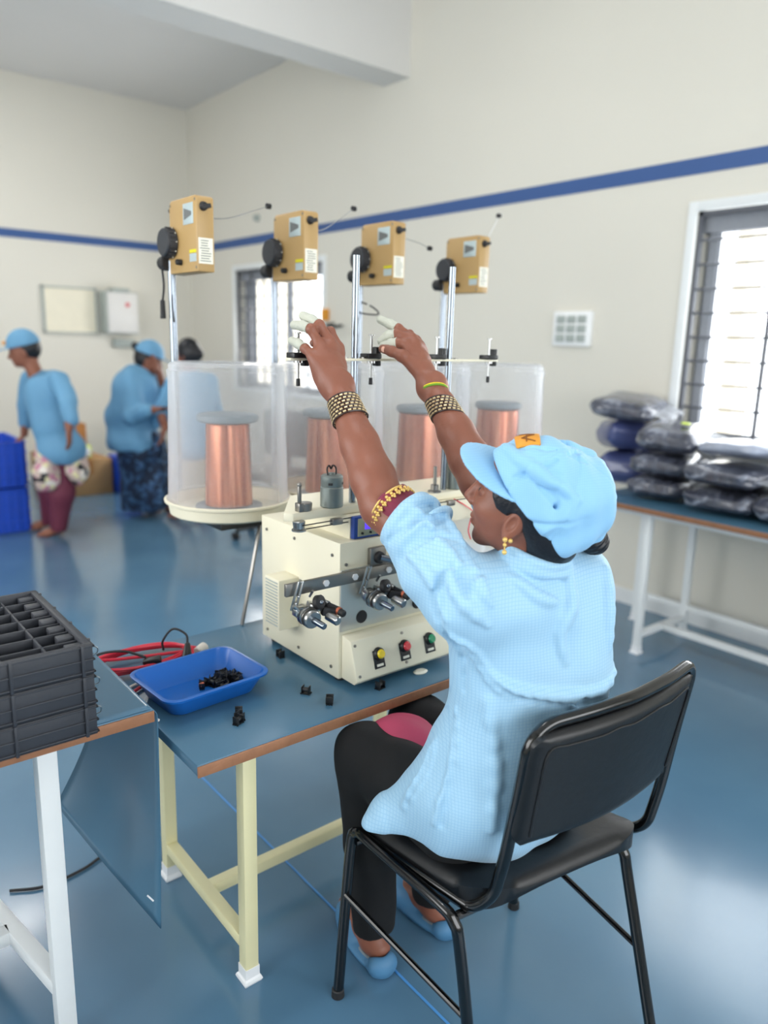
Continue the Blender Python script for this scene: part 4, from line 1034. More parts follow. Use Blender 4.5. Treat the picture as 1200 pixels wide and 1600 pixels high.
tag(MB().box((2.66, 7.25, .18), (.2, .3, .36), (0, 0, .1), bev=.02).build('storage_bin', M['crate_blue']), 'dark blue bin behind the woman turned to the right', 'bin')

# black swivel chair glimpsed between bucket and machine
c0 = (2.95, 4.95)
t = thing('swivel_chair', (c0[0], c0[1], 0), 'black swivel chair seen under the nearest covered spool', 'chair')
MB().box((c0[0], c0[1], .50), (.46, .46, .07), (0, 0, .4), bev=.03, seg=3).build('seat', M['vinyl'], t)
MB().cyl((c0[0], c0[1], .08), (c0[0], c0[1], .47), .025).build('gas_post', M['black'], t)
for k in range(5):
    a = 2*PI*k/5+2.9; e = Vector((c0[0]+.29*math.cos(a), c0[1]+.29*math.sin(a), .075))
    l = MB().bar((c0[0], c0[1], .11), e, .04, .03, .008).build('base_arm', M['black'], t)
    MB().cyl(e+Vector((-.02, 0, -.045)), e+Vector((.02, 0, -.045)), .03, seg=16).build('caster', M['rubber'], l)
MB().box((c0[0]+.2, c0[1]+.12, .78), (.05, .40, .36), (0, 0, .4), bev=.03, seg=3).bar((c0[0]+.2, c0[1]+.1, .45), (c0[0]+.22, c0[1]+.12, .8), .05, .02).build('backrest', M['vinyl'], t)

# ================================================================== PEOPLE AT THE BACK
def headparts(s, hc, F, U, sc=1.0):
    f, u, sd = frame(F, U); R_ = [f, sd, u]; hc = V3(hc)
    def L(a, b, c): return hc+(f*a+sd*b+u*c)*sc
    s.ell(hc, np.array((.095, .075, .112))*sc, R_, k=.02)
    s.ell(L(.045, 0, -.055), np.array((.05, .052, .06))*sc, R_, k=.03)
    s.ell(L(.075, 0, -.09), np.array((.022, .022, .018))*sc, R_, k=.02)
    s.cone(L(.09, 0, .0), L(.112, 0, -.035), .008*sc, .013*sc, k=.012)
    s.ell(L(.092, 0, -.062), np.array((.012, .024, .008))*sc, R_, k=.008)
    for b in (-1, 1):
        s.ell(L(-.005, b*.077, -.02), np.array((.018, .008, .03))*sc, R_, k=.008)
        s.ell(L(.088, b*.032, .008), np.array((.014, .018, .011))*sc, R_, k=.006, op='s')
        s.ell(L(.079, b*.032, .006), np.array((.012, .013, .009))*sc, R_, k=.003)
    return L, R_
def hand_far(s, w, d, pn, r=.022):
    """simple open hand with five digits; w wrist, d pointing direction, pn palm normal"""
    w = V3(w); d = V3(d); d /= np.linalg.norm(d); pn = V3(pn); pn -= d*(pn@d); pn /= np.linalg.norm(pn); sd = np.cross(d, pn)
    s.ell(w+d*.05, (.052, .04, .017), [d, sd, pn], k=.012)
    for i, (o, l) in enumerate(((-.03, .06), (-.010, .075), (.010, .078), (.03, .068))):
        a = w+d*.085+sd*o; s.chain([a, a+d*l*.5+pn*.006, a+d*l*.95+pn*.022], [.0095, .0085, .007], k=.006)
    a = w+d*.02+sd*.03; s.chain([a, a+d*.03+sd*.022+pn*.01, a+d*.06+sd*.028+pn*.018], [.012, .010, .008], k=.008)
def capmesh(name, hc, F, U, sc, parent, mat, h=.009):
    f, u, sd = frame(F, U); hc = V3(hc); s = SDF(.012)
    s.ell(hc+u*.022*sc-f*.008*sc, np.array((.112, .092, .118))*sc, [f, sd, u])
    s.fn(lambda P: .028*sc-((P-hc)@u)+.10*((P-hc)@f)*-1*0, hc, 9, k=.004, op='i')
    def brim(P):
        q = P-hc; a = q@f; b = q@sd; c = q@u; zc = .034*sc-.9*b*b/sc-.1*(a-.1*sc)
        r = np.sqrt(((a-.085*sc)/1.25)**2+b**2)-.072*sc
        return np.maximum(r, np.abs(c-zc)-.0035)*.8
    s.fn(brim, hc+f*.1*sc, .13, k=.006)
    return s.mesh(hc-.24, hc+.24, h, name, mat, parent)

# ---- woman bending over the blue crate, far left
P1 = dict(head=(1.4941, 5.9242, 1.3758), neck=(1.5167, 5.8881, 1.2245), chest=(1.5871, 5.7986, 1.0244), hip=(1.6761, 5.8337, 0.6667), sL=(1.6555, 5.6476, 1.1994), sR=(1.5723, 6.0651, 1.1695))
t = thing('person', (1.62, 5.9, 0), 'person in pale blue coat and cap with maroon trousers bending over the blue crates', 'person')
s = SDF(.03)
Fh = (1.3958, 5.8697, 1.367); hd = V3(P1['head'])
Fd = V3((-.80, .30, -.22)); headL, _ = headparts(s, hd, Fd, (-.22, 0, 1), 1.0)
s.cone(hd+[.03, 0, -.06], P1['chest'], .05, .06)
s.cone(P1['chest'], P1['hip'], .07, .08)
hl = (1.6344, 5.4676, 0.8401); s.chain([P1['sL'], (1.641, 5.4916, 1.0326), (1.6241, 5.4294, 0.8624)], [.035, .036, .03]); hand_far(s, (1.6207, 5.4322, 0.8623), (.02, 0, -1), (-.8, .6, 0))
s.chain([P1['sR'], (1.5289, 6.1369, 0.9292), (1.5208, 6.1946, 0.7403)], [.033, .032, .028]); hand_far(s, (1.5287, 6.2112, 0.7283), (-.5, .2, -.45), (0, 0, -1))
for a, b, d_ in ((90, 838, (-1, -.2, 0)), (72, 826, (-1, -.2, 0))):
    an = V3((1.6254, 5.8435, 0.0563)) if a == 90 else V3((1.6265, 6.1081, 0.0574))
    s.chain([V3(P1['hip']), an+[.0, 0, .02]], [.09, .035]); an[2] = .06
    fd = V3((-.78, .2, 0)); s.chain([an+[0, 0, -.005], an+fd*.10+[0, 0, -.03], an+fd*.17+[0, 0, -.042]], [.033, .027, .016])
s.mesh((1.05, 5.3, -.02), (2.2, 6.6, 1.65), .011, 'body', M['skin2'], t)
s = SDF(.05)
s.ell(P1['chest'], (.145, .15, .20)); s.ell((1.6155, 5.7817, 0.8638), (.15, .15, .17)); s.ell((1.6618, 5.7684, 0.6757), (.175, .165, .14))
s.chain([(1.5737, 5.9047, 1.1687), (1.6217, 5.7613, 1.1759), (1.6548, 5.6523, 1.168), (1.6465, 5.4976, 1.0232), (1.6409, 5.4449, 0.9175)], [.06, .06, .07, .062, .050], k=.03)
s.chain([P1['sR'], (1.5317, 6.1414, 0.9526), (1.5247, 6.1877, 0.8187)], [.07, .06, .05], k=.03)
s.post.append(lambda P, d: d+.011*np.sin(P[:, 0]*26+P[:, 2]*9)*np.sin(P[:, 1]*21+P[:, 2]*5))
_h = V3((1.6394, 5.8084, 0.5677)); s.fn(lambda P: _h[2]-P[:, 2], _h, 9, k=.01, op='i')
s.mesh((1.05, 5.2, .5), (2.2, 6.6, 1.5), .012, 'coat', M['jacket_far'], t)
s = SDF(.04)
hp = V3(P1['hip'])
s.chain([hp+[0, 0, -.05], (1.6454, 5.8026, 0.337), (1.6248, 5.8369, 0.0776)], [.12, .095, .062]); s.chain([hp+[0, .05, -.05], (1.6351, 6.0074, 0.328), (1.6315, 6.0915, 0.0601)], [.12, .09, .06])
s.mesh((1.1, 5.3, .04), (2.2, 6.6, 1.0), .012, 'trousers', M['maroon_far'], t)
s = SDF(.04)
s.ell((1.5343, 5.74, 0.4917), (.10, .07, .13)); s.chain([(1.5329, 5.7708, 0.7304), (1.531, 5.7518, 0.5231)], [.05, .08]); s.ell((1.7484, 5.7282, 0.508), (.07, .07, .11)); s.cone((1.7468, 5.7696, 0.646), (1.7484, 5.7282, 0.508), .07, .08)
s.post.append(lambda P, d: d+.008*np.sin(P[:, 0]*40)*np.sin(P[:, 2]*14))
s.mesh((1.1, 5.2, .3), (2.2, 6.2, 1.0), .011, 'floral_tunic', M['floral'], t)
s = SDF(.02); f_, u_, sd_ = frame(Fd, (-.22, 0, 1)); s.ell(hd-f_*.035+u_*.01, (.085, .085, .10), [f_, sd_, u_]); s.mesh(hd-.2, hd+.2, .01, 'hair', M['hair'], t)
c_ = capmesh('cap', hd, Fd, (-.22, 0, 1), 1.05, t, M['jacket_far'])
MB().ball(tuple(hd+f_*.1*1.05+u_*.07), (.02, .02, .015)).build('cap_badge', M['orange'], c_)

# ---- woman standing turned to the right, hand at her face
t = thing('person', (2.45, 6.25, 0), 'person in pale blue coat, cap and navy print skirt, one hand raised to the face', 'person')
hd = V3((2.488, 6.0983, 1.3137)); Fd = V3((.72, -.45, -.30)); up_ = (.2, -.1, 1)
s = SDF(.03); headparts(s, hd, Fd, up_, 1.0)
ch = V3((2.3606, 6.0889, 1.0589)); hp = V3((2.3836, 6.0663, 0.5906))
s.cone(hd+[-.02, 0, -.06], ch, .05, .06); s.cone(ch, hp, .08, .10)
s.chain([(2.3208, 5.9402, 1.1194), (2.2646, 5.8684, 0.8509), (2.3351, 5.6773, 0.9397)], [.022, .034, .030]); hand_far(s, (2.3351, 5.6773, 0.9397), (.5, -.5, .1), (0, 0, -1))
s.chain([(2.54, 6.1536, 1.1038), (2.6105, 6.0484, 0.9411), (2.524, 6.0003, 1.2155)], [.03, .032, .03]); hand_far(s, (2.5221, 5.9974, 1.2003), (-.15, 0, 1), (-.6, .5, 0))
for dx in (0, .14):
    a = V3((2.4358, 6.2596, 0.0352))+[dx, -.06*dx, 0]; a[2] = .06; fd = V3((.7, -.5, 0)); s.chain([hp, a, a+fd*.10+[0, 0, -.03], a+fd*.17+[0, 0, -.04]], [.09, .034, .027, .017])
s.mesh((1.8, 5.6, -.02), (3.2, 6.9, 1.65), .011, 'body', M['skin2'], t)
s = SDF(.06); s.ell(ch, (.19, .18, .2)); s.ell((2.3271, 6.0961, 0.8528), (.21, .20, .22)); s.ell((2.3139, 6.0736, 0.6469), (.21, .20, .16))
s.chain([(2.3054, 6.0295, 1.1547), (2.2482, 5.8759, 0.876), (2.3084, 5.7119, 0.9377)], [.085, .075, .058], k=.03)
s.chain([(2.5225, 6.1753, 1.1291), (2.6086, 6.0454, 0.9255), (2.5613, 6.0142, 1.0495)], [.08, .065, .055], k=.03)
s.post.append(lambda P, d: d+.011*np.sin(P[:, 0]*24+P[:, 2]*9)*np.sin(P[:, 1]*19-P[:, 2]*6))
_h2 = V3((2.3065, 6.0619, 0.5858)); s.fn(lambda P: _h2[2]-P[:, 2], _h2, 9, k=.01, op='i')
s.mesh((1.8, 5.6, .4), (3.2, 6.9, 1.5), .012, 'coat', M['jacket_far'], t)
s = SDF(.05); s.chain([hp, (2.4024, 6.1515, 0.253), (2.4054, 6.2136, 0.0194)], [.19, .17, .15]); s.ell((2.4648, 6.0527, 0.3174), (.17, .15, .28))
s.post.append(lambda P, d: d+.012*np.sin(P[:, 0]*38+P[:, 1]*20))
s.fn(lambda P: .05-P[:, 2], (2.4, 6.2, .5), 9, k=.01, op='i')
s.mesh((1.8, 5.6, .0), (3.2, 7.0, 1.2), .012, 'skirt', M['navyprint'], t)
s = SDF(.02); f_, u_, sd_ = frame(Fd, up_); s.ell(hd-f_*.03, (.092, .086, .105), [f_, sd_, u_]); s.ell(hd-f_*.13+u_*.055, (.035, .035, .035)); s.mesh(hd-.25, hd+.25, .01, 'hair', M['hair'], t)
c_ = capmesh('cap', hd, Fd, up_, 1.08, t, M['jacket_far'])

# ---- third woman behind the nearest bucket
t = thing('person', (2.66, 5.75, 0), 'person in pale blue coat mostly hidden behind the nearest clear bucket', 'person')
hd = V3((2.6775, 5.7839, 1.3604)); Fd = V3((-.5, .7, -.2)); up_ = (0, 0, 1)
s = SDF(.03); headparts(s, hd, Fd, up_, 1.0); ch = hd+V3((.02, -.02, -.32)); hp = V3((2.70, 5.82, .72))
s.cone(hd+[0, 0, -.07], ch, .05, .07); s.cone(ch, hp, .1, .11)
s.chain([ch+[-.17, -.03, .08], ch+[-.25, .05, -.14], (2.4081, 5.6435, 0.8014)], [.05, .042, .03]); hand_far(s, (2.4081, 5.6435, 0.8014), (-.2, .2, -.9), (-.8, .3, 0))
s.chain([ch+[.17, .0, .08], ch+[.24, .1, -.14], ch+[.16, .25, -.25]], [.05, .042, .03]); hand_far(s, ch+V3([.16, .25, -.25]), (-.3, .7, -.3), (0, 0, -1))
for p in ((2.63, 5.80), (2.78, 5.70)):
    s.chain([hp, (p[0], p[1], .07), (p[0]-.05, p[1]+.10, .035), (p[0]-.08, p[1]+.16, .022)], [.09, .036, .028, .018])
s.mesh((2.0, 5.2, -.02), (3.4, 6.6, 1.7), .012, 'body', M['skin2'], t)
s = SDF(.05); s.ell(ch, (.19, .14, .2)); s.ell(ch+[0, 0, -.25], (.19, .15, .25)); s.ell(ch+[0, 0, -.42], (.2, .16, .12))
s.chain([ch+[-.15, -.02, .10], ch+[-.25, .05, -.14], ch+[-.26, .1, -.22]], [.075, .06, .05]); s.chain([ch+[.15, 0, .1], ch+[.24, .1, -.14], ch+[.2, .18, -.2]], [.075, .06, .05])
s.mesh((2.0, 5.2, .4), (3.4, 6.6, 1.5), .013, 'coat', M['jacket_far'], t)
s = SDF(.04); s.chain([hp, (2.63, 5.80, .16)], [.13, .075]); s.chain([hp, (2.78, 5.70, .16)], [.13, .075]); s.mesh((2.2, 5.3, .06), (3.2, 6.3, 1.0), .013, 'trousers', M['beige'], t)
s = SDF(.02); f_, u_, sd_ = frame(Fd, up_); s.ell(hd-f_*.02+u_*.01, (.1, .088, .115), [f_, sd_, u_]); s.ell(hd-f_*.1-u_*.02, (.04, .04, .04)); s.mesh(hd-.2, hd+.2, .01, 'hair', M['hair'], t)

# ================================================================== WOMAN AT THE MACHINE
wm = thing('person', (1.15, 1.0, 0), 'person in pale blue checked coat and cap seated, both arms raised to the machine', 'person')
# ---- head frame
left_ = V3((-.7765, .6296, 0)); fwd_ = V3((.634, .773, 0))
az = math.radians(19.5); pit = math.radians(13.6); rol = math.radians(5.2)
Fh = left_*math.cos(az)+fwd_*math.sin(az)
HF = Fh*math.cos(pit)+V3((0, 0, 1))*math.sin(pit); HU = -Fh*math.sin(pit)+V3((0, 0, 1))*math.cos(pit)
HF, HU, HS = frame(HF, HU)            # HS points to her left side, towards the camera
if HS@fwd_ > 0: HS = -HS
HU = HU*math.cos(rol)+HS*math.sin(rol); HU /= np.linalg.norm(HU); HS = HS-HU*(HS@HU); HS /= np.linalg.norm(HS)
HC = V3((1.1037, 0.9093, 1.2215))
HR = [HF, HS, HU]
def HL(a, b, c): return HC+HF*a+HS*b+HU*c

L_sh, L_el, L_wr = V3((.975, .965, 1.045)), V3((0.9605, 1.171, 1.17)), V3((0.9836, 1.3719, 1.4016))
R_sh, R_el, R_wr = V3((1.275, .925, 1.04)), V3((1.2149, 1.1442, 1.2032)), V3((1.2136, 1.3153, 1.4))
PEL = V3((1.13, .98, .53)); CH = V3((1.125, .935, .95)); NK = V3((1.118, .905, 1.07))

s = SDF(.02)
# skull, face
s.ell(HC, (.096, .074, .108), HR, k=.02)
s.ell(HL(.045, 0, -.045), (.052, .052, .062), HR, k=.03)
s.ell(HL(.028, 0, -.074), (.052, .046, .038), HR, k=.025)
s.ell(HL(.068, 0, -.108), (.020, .021, .017), HR, k=.018)          # chin
s.ell(HL(.086, 0, .018), (.020, .050, .016), HR, k=.02)            # brow
s.cone(HL(.098, 0, .002), HL(.1135, 0, -.036), .0065, .0105, k=.010)    # nose
for b_ in (-1, 1):
    s.ell(HL(.103, b_*.010, -.042), (.009, .008, .007), HR, k=.006)
    s.ell(HL(.062, b_*.040, -.038), (.026, .018, .022), HR, k=.02)   # cheek
    s.ell(HL(.092, b_*.031, -.008), (.013, .018, .011), HR, k=.008, op='s')
    s.ell(HL(.080, b_*.031, -.009), (.013, .014, .0105), HR, k=.003)  # eyelid / eyeball
    # ear: rim, bowl, lobe
    ec = HL(.008, b_*.073, -.040)
    s.ell(ec, (.017, .007, .030), [HF*.95+HU*.3, HS, HU*.95-HF*.3], k=.006)
    s.ell(ec+HS*b_*.006+HF*.003+HU*.003, (.008, .006, .016), [HF*.95+HU*.3, HS, HU*.95-HF*.3], k=.003, op='s')
    s.ell(HL(.014, b_*.074, -.066), (.008, .006, .009), HR, k=.005)
s.ell(HL(.090, 0, -.070), (.012, .022, .0055), HR, k=.006)          # upper lip
s.ell(HL(.087, 0, -.082), (.012, .019, .0065), HR, k=.005)          # lower lip
s.fn(lambda P: np.maximum(np.abs((P-HC)@HU+.0760)-.0009, np.abs((P-HC)@HS)-.019), HL(.1, 0, -.0760), .03, k=.002, op='s')
# neck, trunk (inside the clothes)
s.cone(HL(-.02, 0, -.05), NK, .052, .056, k=.03)
s.cone(NK+[0, .01, -.02], CH+[0, .02, 0], .045, .07, k=.03); s.cone(CH+[0, .02, 0], PEL, .07, .06, k=.03)
# arms
def arm(sh, el, wr, el_off):
    el = V3(el); d = wr-el
    s.chain([sh, sh+(el-sh)*.5, el], [.036, .042, .046], k=.02)
    a1 = el+d*.22+V3(el_off)*.5
    s.chain([el, el+d*.22, el+d*.5, el+d*.8, wr], [.045, .047, .041, .031, .0265], k=.02)
    s.ell(wr, (.031, .021, .03), [np.cross(d/np.linalg.norm(d), V3((.6, .77, 0))), V3((.6, .77, 0)), d/np.linalg.norm(d)], k=.02)
arm(L_sh, L_el, L_wr, (0, 0, 0)); arm(R_sh, R_el, R_wr, (0, 0, 0))
# ---- left hand, back of the hand towards the camera
vw = V3((.62, .75, -.1))
def P3(*a): return V3(a)
def palm(w, kn, th, kk=.010):
    """palm as metacarpal rays from wrist to knuckles"""
    for q in kn: s.cone(w+(q-w)*.12, q, .0155, .0118, k=.014)
    for q1, q2 in zip(kn, kn[1:]):
        for t_ in (.35, .6, .85): s.cone(w+(q1-w)*t_, w+(q2-w)*t_, .0135, .0135, k=.012)
def finger(pts, rs, knuck=True):
    s.chain([V3(p) for p in pts], rs, k=.0075)
    if knuck:
        for p, r in zip(pts[1:-1], rs[1:-1]): s.ell(p, (r*1.1, r*1.08, r*1.08), k=.004)
LK = [V3((0.9489, 1.4186, 1.4646)), V3((0.9696, 1.4219, 1.4882)), V3((0.997, 1.4218, 1.497)), V3((1.0227, 1.4233, 1.4834))]
palm(L_wr, LK, None)
s.ell(L_wr+(V3((0.9684, 1.4045, 1.4389))-L_wr)*.75, (.032, .018, .04), [HF*0+V3((.78, -.63, 0)), V3((.62, .77, 0)), V3((0, 0, 1))], k=.02)
LF = [
 [LK[0], V3((0.9427, 1.4373, 1.4791)), V3((0.9421, 1.4647, 1.4896)), V3((0.9427, 1.4896, 1.4948))],
 [LK[1], V3((0.9578, 1.4374, 1.5221)), V3((0.9523, 1.465, 1.5287)), V3((0.9492, 1.4891, 1.53))],
 [LK[2], V3((0.9788, 1.436, 1.531)), V3((0.9756, 1.4617, 1.542)), V3((0.9718, 1.4872, 1.5504))],
 [LK[3], V3((1.0213, 1.4544, 1.5182)), V3((1.0239, 1.4863, 1.521)), V3((1.0192, 1.5082, 1.5149))],
]
RFr = [[.0100, .0092, .0086, .0074], [.0112, .0100, .0092, .0080], [.0116, .0104, .0095, .0082], [.0114, .0100, .0092, .0080]]
for f_, r_ in zip(LF, RFr): finger(f_, r_)
tb = V3((1.0124, 1.4055, 1.4388)); LT = [tb, V3((1.0275, 1.447, 1.4644)), V3((1.0235, 1.4851, 1.4791)), V3((1.0101, 1.505, 1.4916))]
s.cone(L_wr, tb, .019, .016, k=.015); finger(LT, [.0145, .0120, .0108, .0092])
# ---- right hand, palm down, thumb towards the camera side
RK = [V3((1.1912, 1.3876, 1.4941)), V3((1.2136, 1.3935, 1.5092)), V3((1.2347, 1.4011, 1.5036)), V3((1.2538, 1.408, 1.4903))]
palm(R_wr, RK, None)
RF = [
 [RK[0], V3((1.1788, 1.4011, 1.4966)), V3((1.169, 1.4152, 1.4947)), V3((1.1588, 1.4288, 1.4898))],
 [RK[1], V3((1.1876, 1.4172, 1.5172)), V3((1.1776, 1.4336, 1.5138)), V3((1.1664, 1.4459, 1.5015))],
 [RK[2], V3((1.1995, 1.4272, 1.5308)), V3((1.1906, 1.4481, 1.5409)), V3((1.1813, 1.4688, 1.5496))],
 [RK[3], V3((1.2481, 1.4408, 1.5185)), V3((1.2449, 1.4606, 1.5091)), V3((1.2315, 1.4634, 1.4903))],
]
for f_, r_ in zip(RF, [RFr[2], RFr[2], RFr[1], RFr[0]]): finger(f_, r_)
rtb = V3((1.19, 1.3518, 1.4453)); RT = [rtb, V3((1.1677, 1.3727, 1.4678)), V3((1.155, 1.3951, 1.4773)), V3((1.1459, 1.4173, 1.4825))]
s.cone(R_wr, rtb, .018, .0165, k=.015); finger(RT, [.0165, .0130, .0112, .0100])
# legs
LKn, LAn = V3((0.9861, 1.2533, 0.5683)), V3((1.0182, 1.2415, 0.117)); RKn, RAn = V3((1.20, 1.30, .55)), V3((1.215, 1.235, .09))
LHp, RHp = PEL+[-.09, 0, -.01], PEL+[.09, 0, -.01]
s.chain([LHp, LKn, LAn], [.06, .05, .033], k=.03); s.chain([RHp, RKn, RAn], [.06, .05, .033], k=.03)
for an, fd in ((LAn, V3((.02, .10, 0))), (RAn, V3((.0, .10, 0)))):
    b0 = an.copy(); b0[2] = .055
    s.cone(an, b0, .033, .030, k=.01); s.ell(b0+[0, -.02, -.008], (.030, .034, .026), k=.015); s.chain([b0, b0+fd*.9+[0, 0, -.012], b0+fd*1.6+[0, 0, -.02]], [.030, .030, .017], k=.02)
body = s.mesh((.82, .80, .0), (1.42, 1.60, 1.62), .0023, 'body', M['skin'], wm)

# nails
nt_ = V3((1.1402, 1.4078, 1.4812)); MB().ball(tuple(nt_), (.0055, .0024, .0068), rot=(0, 0, -.68)).build('thumb_nail', M['nail'], wm)
# finger cots: two end joints of three fingers on each hand
def cot(f_, r_, nm='finger_cot'):
    c = SDF(.006); a, b, e = [V3(p) for p in f_[1:4]]
    st = a+(b-a)*.25
    c.chain([st, b, e+(e-b)*.10], [r_[1]+.0016, r_[2]+.0018, r_[3]+.0020])
    d = (b-a)/np.linalg.norm(b-a); x = np.cross(d, (0, 0, 1.)); x /= np.linalg.norm(x); y = np.cross(d, x); R0 = r_[1]+.0014
    def ringf(P):
        q = P-st; t = q@d; rr = np.sqrt((q@x)**2+(q@y)**2)-R0; return np.sqrt(t*t+rr*rr)-.0016
    c.fn(ringf, st, .02, k=.001)
    c.post.append(lambda P, dd: dd+.00035*np.sin(((P-st)@d)*2600))
    c.fn(lambda P: -((P-st)@d)-.0016, st, 9, k=.0006, op='i')
    lo = np.min([st, b, e], 0)-.02; hi = np.max([st, b, e], 0)+.02
    return c.mesh(lo, hi, .0011, nm, M['cot'], wm)
for f_, r_ in zip(LF[:3], RFr[:3]): cot(f_, r_)
for f_, r_ in ((RF[0], RFr[2]), (RF[1], RFr[2]), (RF[2], RFr[1])): cot(f_, r_)

# ---- bangles
def bangle_stack(el, wr, t0, t1, n, r0, r1, nm, tilt):
    d = wr-el; L = np.linalg.norm(d); d = d/L; tl = V3(tilt); d2 = d+tl; d2 /= np.linalg.norm(d2)
    x = np.cross(d2, (0, 0, 1.)); x /= np.linalg.norm(x); y = np.cross(x, d2)
    dark = MB(); bead = MB()
    for i in range(n):
        t_ = t0+(t1-t0)*i/(n-1); c = el+(wr-el)*t_; r = r0+(r1-r0)*i/(n-1)
        dark.tube([tuple(c+x*r*math.cos(a)+y*r*math.sin(a)) for a in [2*PI*k/40 for k in range(40)]], .0019, 6, closed=True)
        if 0 < i < n:
            m_ = 22
            for k in range(m_):
                a = 2*PI*(k+(i % 2)*.5)/m_; a2 = a+2*PI/m_*.62; ci = c+(wr-el)*(t1-t0)/(n-1)*-.5
                rr = r+.0006
                bead.tube([tuple(ci+x*rr*math.cos(q)+y*rr*math.sin(q)) for q in (a, (a+a2)/2, a2)], .0021, 6)
    o = dark.build(nm, M['bangle_dark'], wm); bead.build('gold_beads', M['bangle_gold'], o)
bangle_stack(L_el, L_wr, .70, .865, 7, .0385, .0345, 'bangles', (.05, -.05, .0))
bangle_stack(R_el, R_wr, .66, .82, 6, .0385, .035, 'bangles', (.35, -.1, .2))
def circ(c, d, r, n=36):
    d = V3(d); d /= np.linalg.norm(d); x = np.cross(d, (0, 0, 1.)); x /= np.linalg.norm(x); y = np.cross(x, d)
    return [tuple(V3(c)+x*r*math.cos(2*PI*k/n)+y*r*math.sin(2*PI*k/n)) for k in range(n)]
dR = (R_wr-R_el); c0 = R_el+dR*.95
o = MB().tube(circ(c0, dR/np.linalg.norm(dR)+V3((.3, -.1, .15)), .0305), .0028, 8, closed=True).build('thread_bracelet', M['thread'], wm)
MB().tube(circ(c0+dR*.012, dR/np.linalg.norm(dR)+V3((.3, -.1, .15)), .0318), .0016, 8, closed=True).build('yellow_strand', M['thread_y'], o)

# ---- blouse sleeve ends with gold edging
def ring_sleeve(el, dirn, back, fwd__, rb, rf, nm, mat, squash=1.0):
    """short open tube of cloth around the arm"""
    d = V3(dirn); d /= np.linalg.norm(d); c = SDF(.01); a = V3(el)-d*back; b = V3(el)+d*fwd__
    c.cone(a, b, rb, rf); c.fn(lambda P: (P-b)@d, b, 9, k=.004, op='i')
    c.post.append(lambda P, dd: dd+.003*np.sin(P[:, 0]*90+P[:, 2]*60))
    lo = np.minimum(a, b)-.1; hi = np.maximum(a, b)+.1
    return c.mesh(lo, hi, .0035, nm, mat, wm), b, d
ds = V3((0.9489, 1.1993, 1.189))-V3((0.9717, 1.0826, 1.1255)); ds /= np.linalg.norm(ds)
cufc = V3((0.9694, 1.1345, 1.1612))
bl, be, bd = ring_sleeve(cufc, ds, .045, .030, .046, .051, 'blouse_sleeve', M['maroon'])
x = np.cross(bd, (0, 0, 1.)); x /= np.linalg.norm(x); y = np.cross(x, bd)
tr = MB().tube([tuple(be-bd*.004+x*.0505*math.cos(a)+y*.0505*math.sin(a)) for a in [2*PI*k/48 for k in range(48)]], .0026, 6, closed=True)
for k in range(26):
    a = 2*PI*k/26; c = be-bd*.012+(x*math.cos(a)+y*math.sin(a))*.0525
    for da, db, sz in ((0, 0, .0036), (.05, -.006, .003), (-.05, -.006, .003), (0, -.010, .0028)):
        q = be-bd*(.011-db)+(x*math.cos(a+da)+y*math.sin(a+da))*.0527; tr.ball(tuple(q), sz, 8, 6)
tr.build('gold_edging', M['gold_thread'], bl)
d2 = V3(R_el-R_sh); 
ring_sleeve(R_el, d2, .10, .004, .056, .052, 'blouse_sleeve', M['maroon'])

# ---- coat
s = SDF(.05)
s.ell(CH+[.012, .005, .0], (.172, .110, .17), k=.05)
s.ell((1.125, .925, 1.03), (.150, .085, .07), k=.05)
s.ell((1.145, .940, .76), (.168, .122, .20), k=.06)
s.ell((1.125, .965, .60), (.205, .145, .17), k=.08)
s.ell((1.215, .885, .87), (.10, .095, .17), k=.05)
s.cone((1.00, 1.02, .545), (.93, 1.085, .525), .09, .045, k=.06); s.cone((.98, 1.06, .54), (0.888, 1.097, 0.5065), .05, .022, k=.04)
s.cone((1.26, .96, .54), (1.27, 1.10, .55), .10, .085, k=.08)
# sleeves
Lc = cufc-ds*.022
s.chain([L_sh+[.01, -.02, -.02], L_sh+(Lc-L_sh)*.35+[0, 0, -.012], L_sh+(Lc-L_sh)*.7+[0, 0, -.004], Lc], [.082, .075, .067, .058], k=.04)
s.chain([R_sh+[-.02, -.01, -.02], R_sh+(R_el-R_sh)*.45, R_sh+(R_el-R_sh)*.80], [.085, .072, .060], k=.05)
# rolled cuff rings
def torus(c, d, R_, r_):
    c = V3(c); d = V3(d)/np.linalg.norm(d)
    def f(P):
        q = P-c; t_ = q@d; rr = np.linalg.norm(q-t_[:, None]*d, axis=1)-R_; return np.sqrt(t_*t_+rr*rr)-r_
    s.fn(f, c, R_+r_, k=.005)
torus(Lc-ds*.002, ds, .060, .009); torus(Lc-ds*.022, ds+V3((.12, .1, -.1)), .064, .0095); torus(Lc-ds*.046, ds+V3((-.1, 0, .22)), .069, .010)
# collar
torus(NK+[-.002, -.006, .034], (.05, -.35, 1), .062, .011); torus(NK+[-.004, -.010, .050], (.05, -.35, 1), .059, .009)
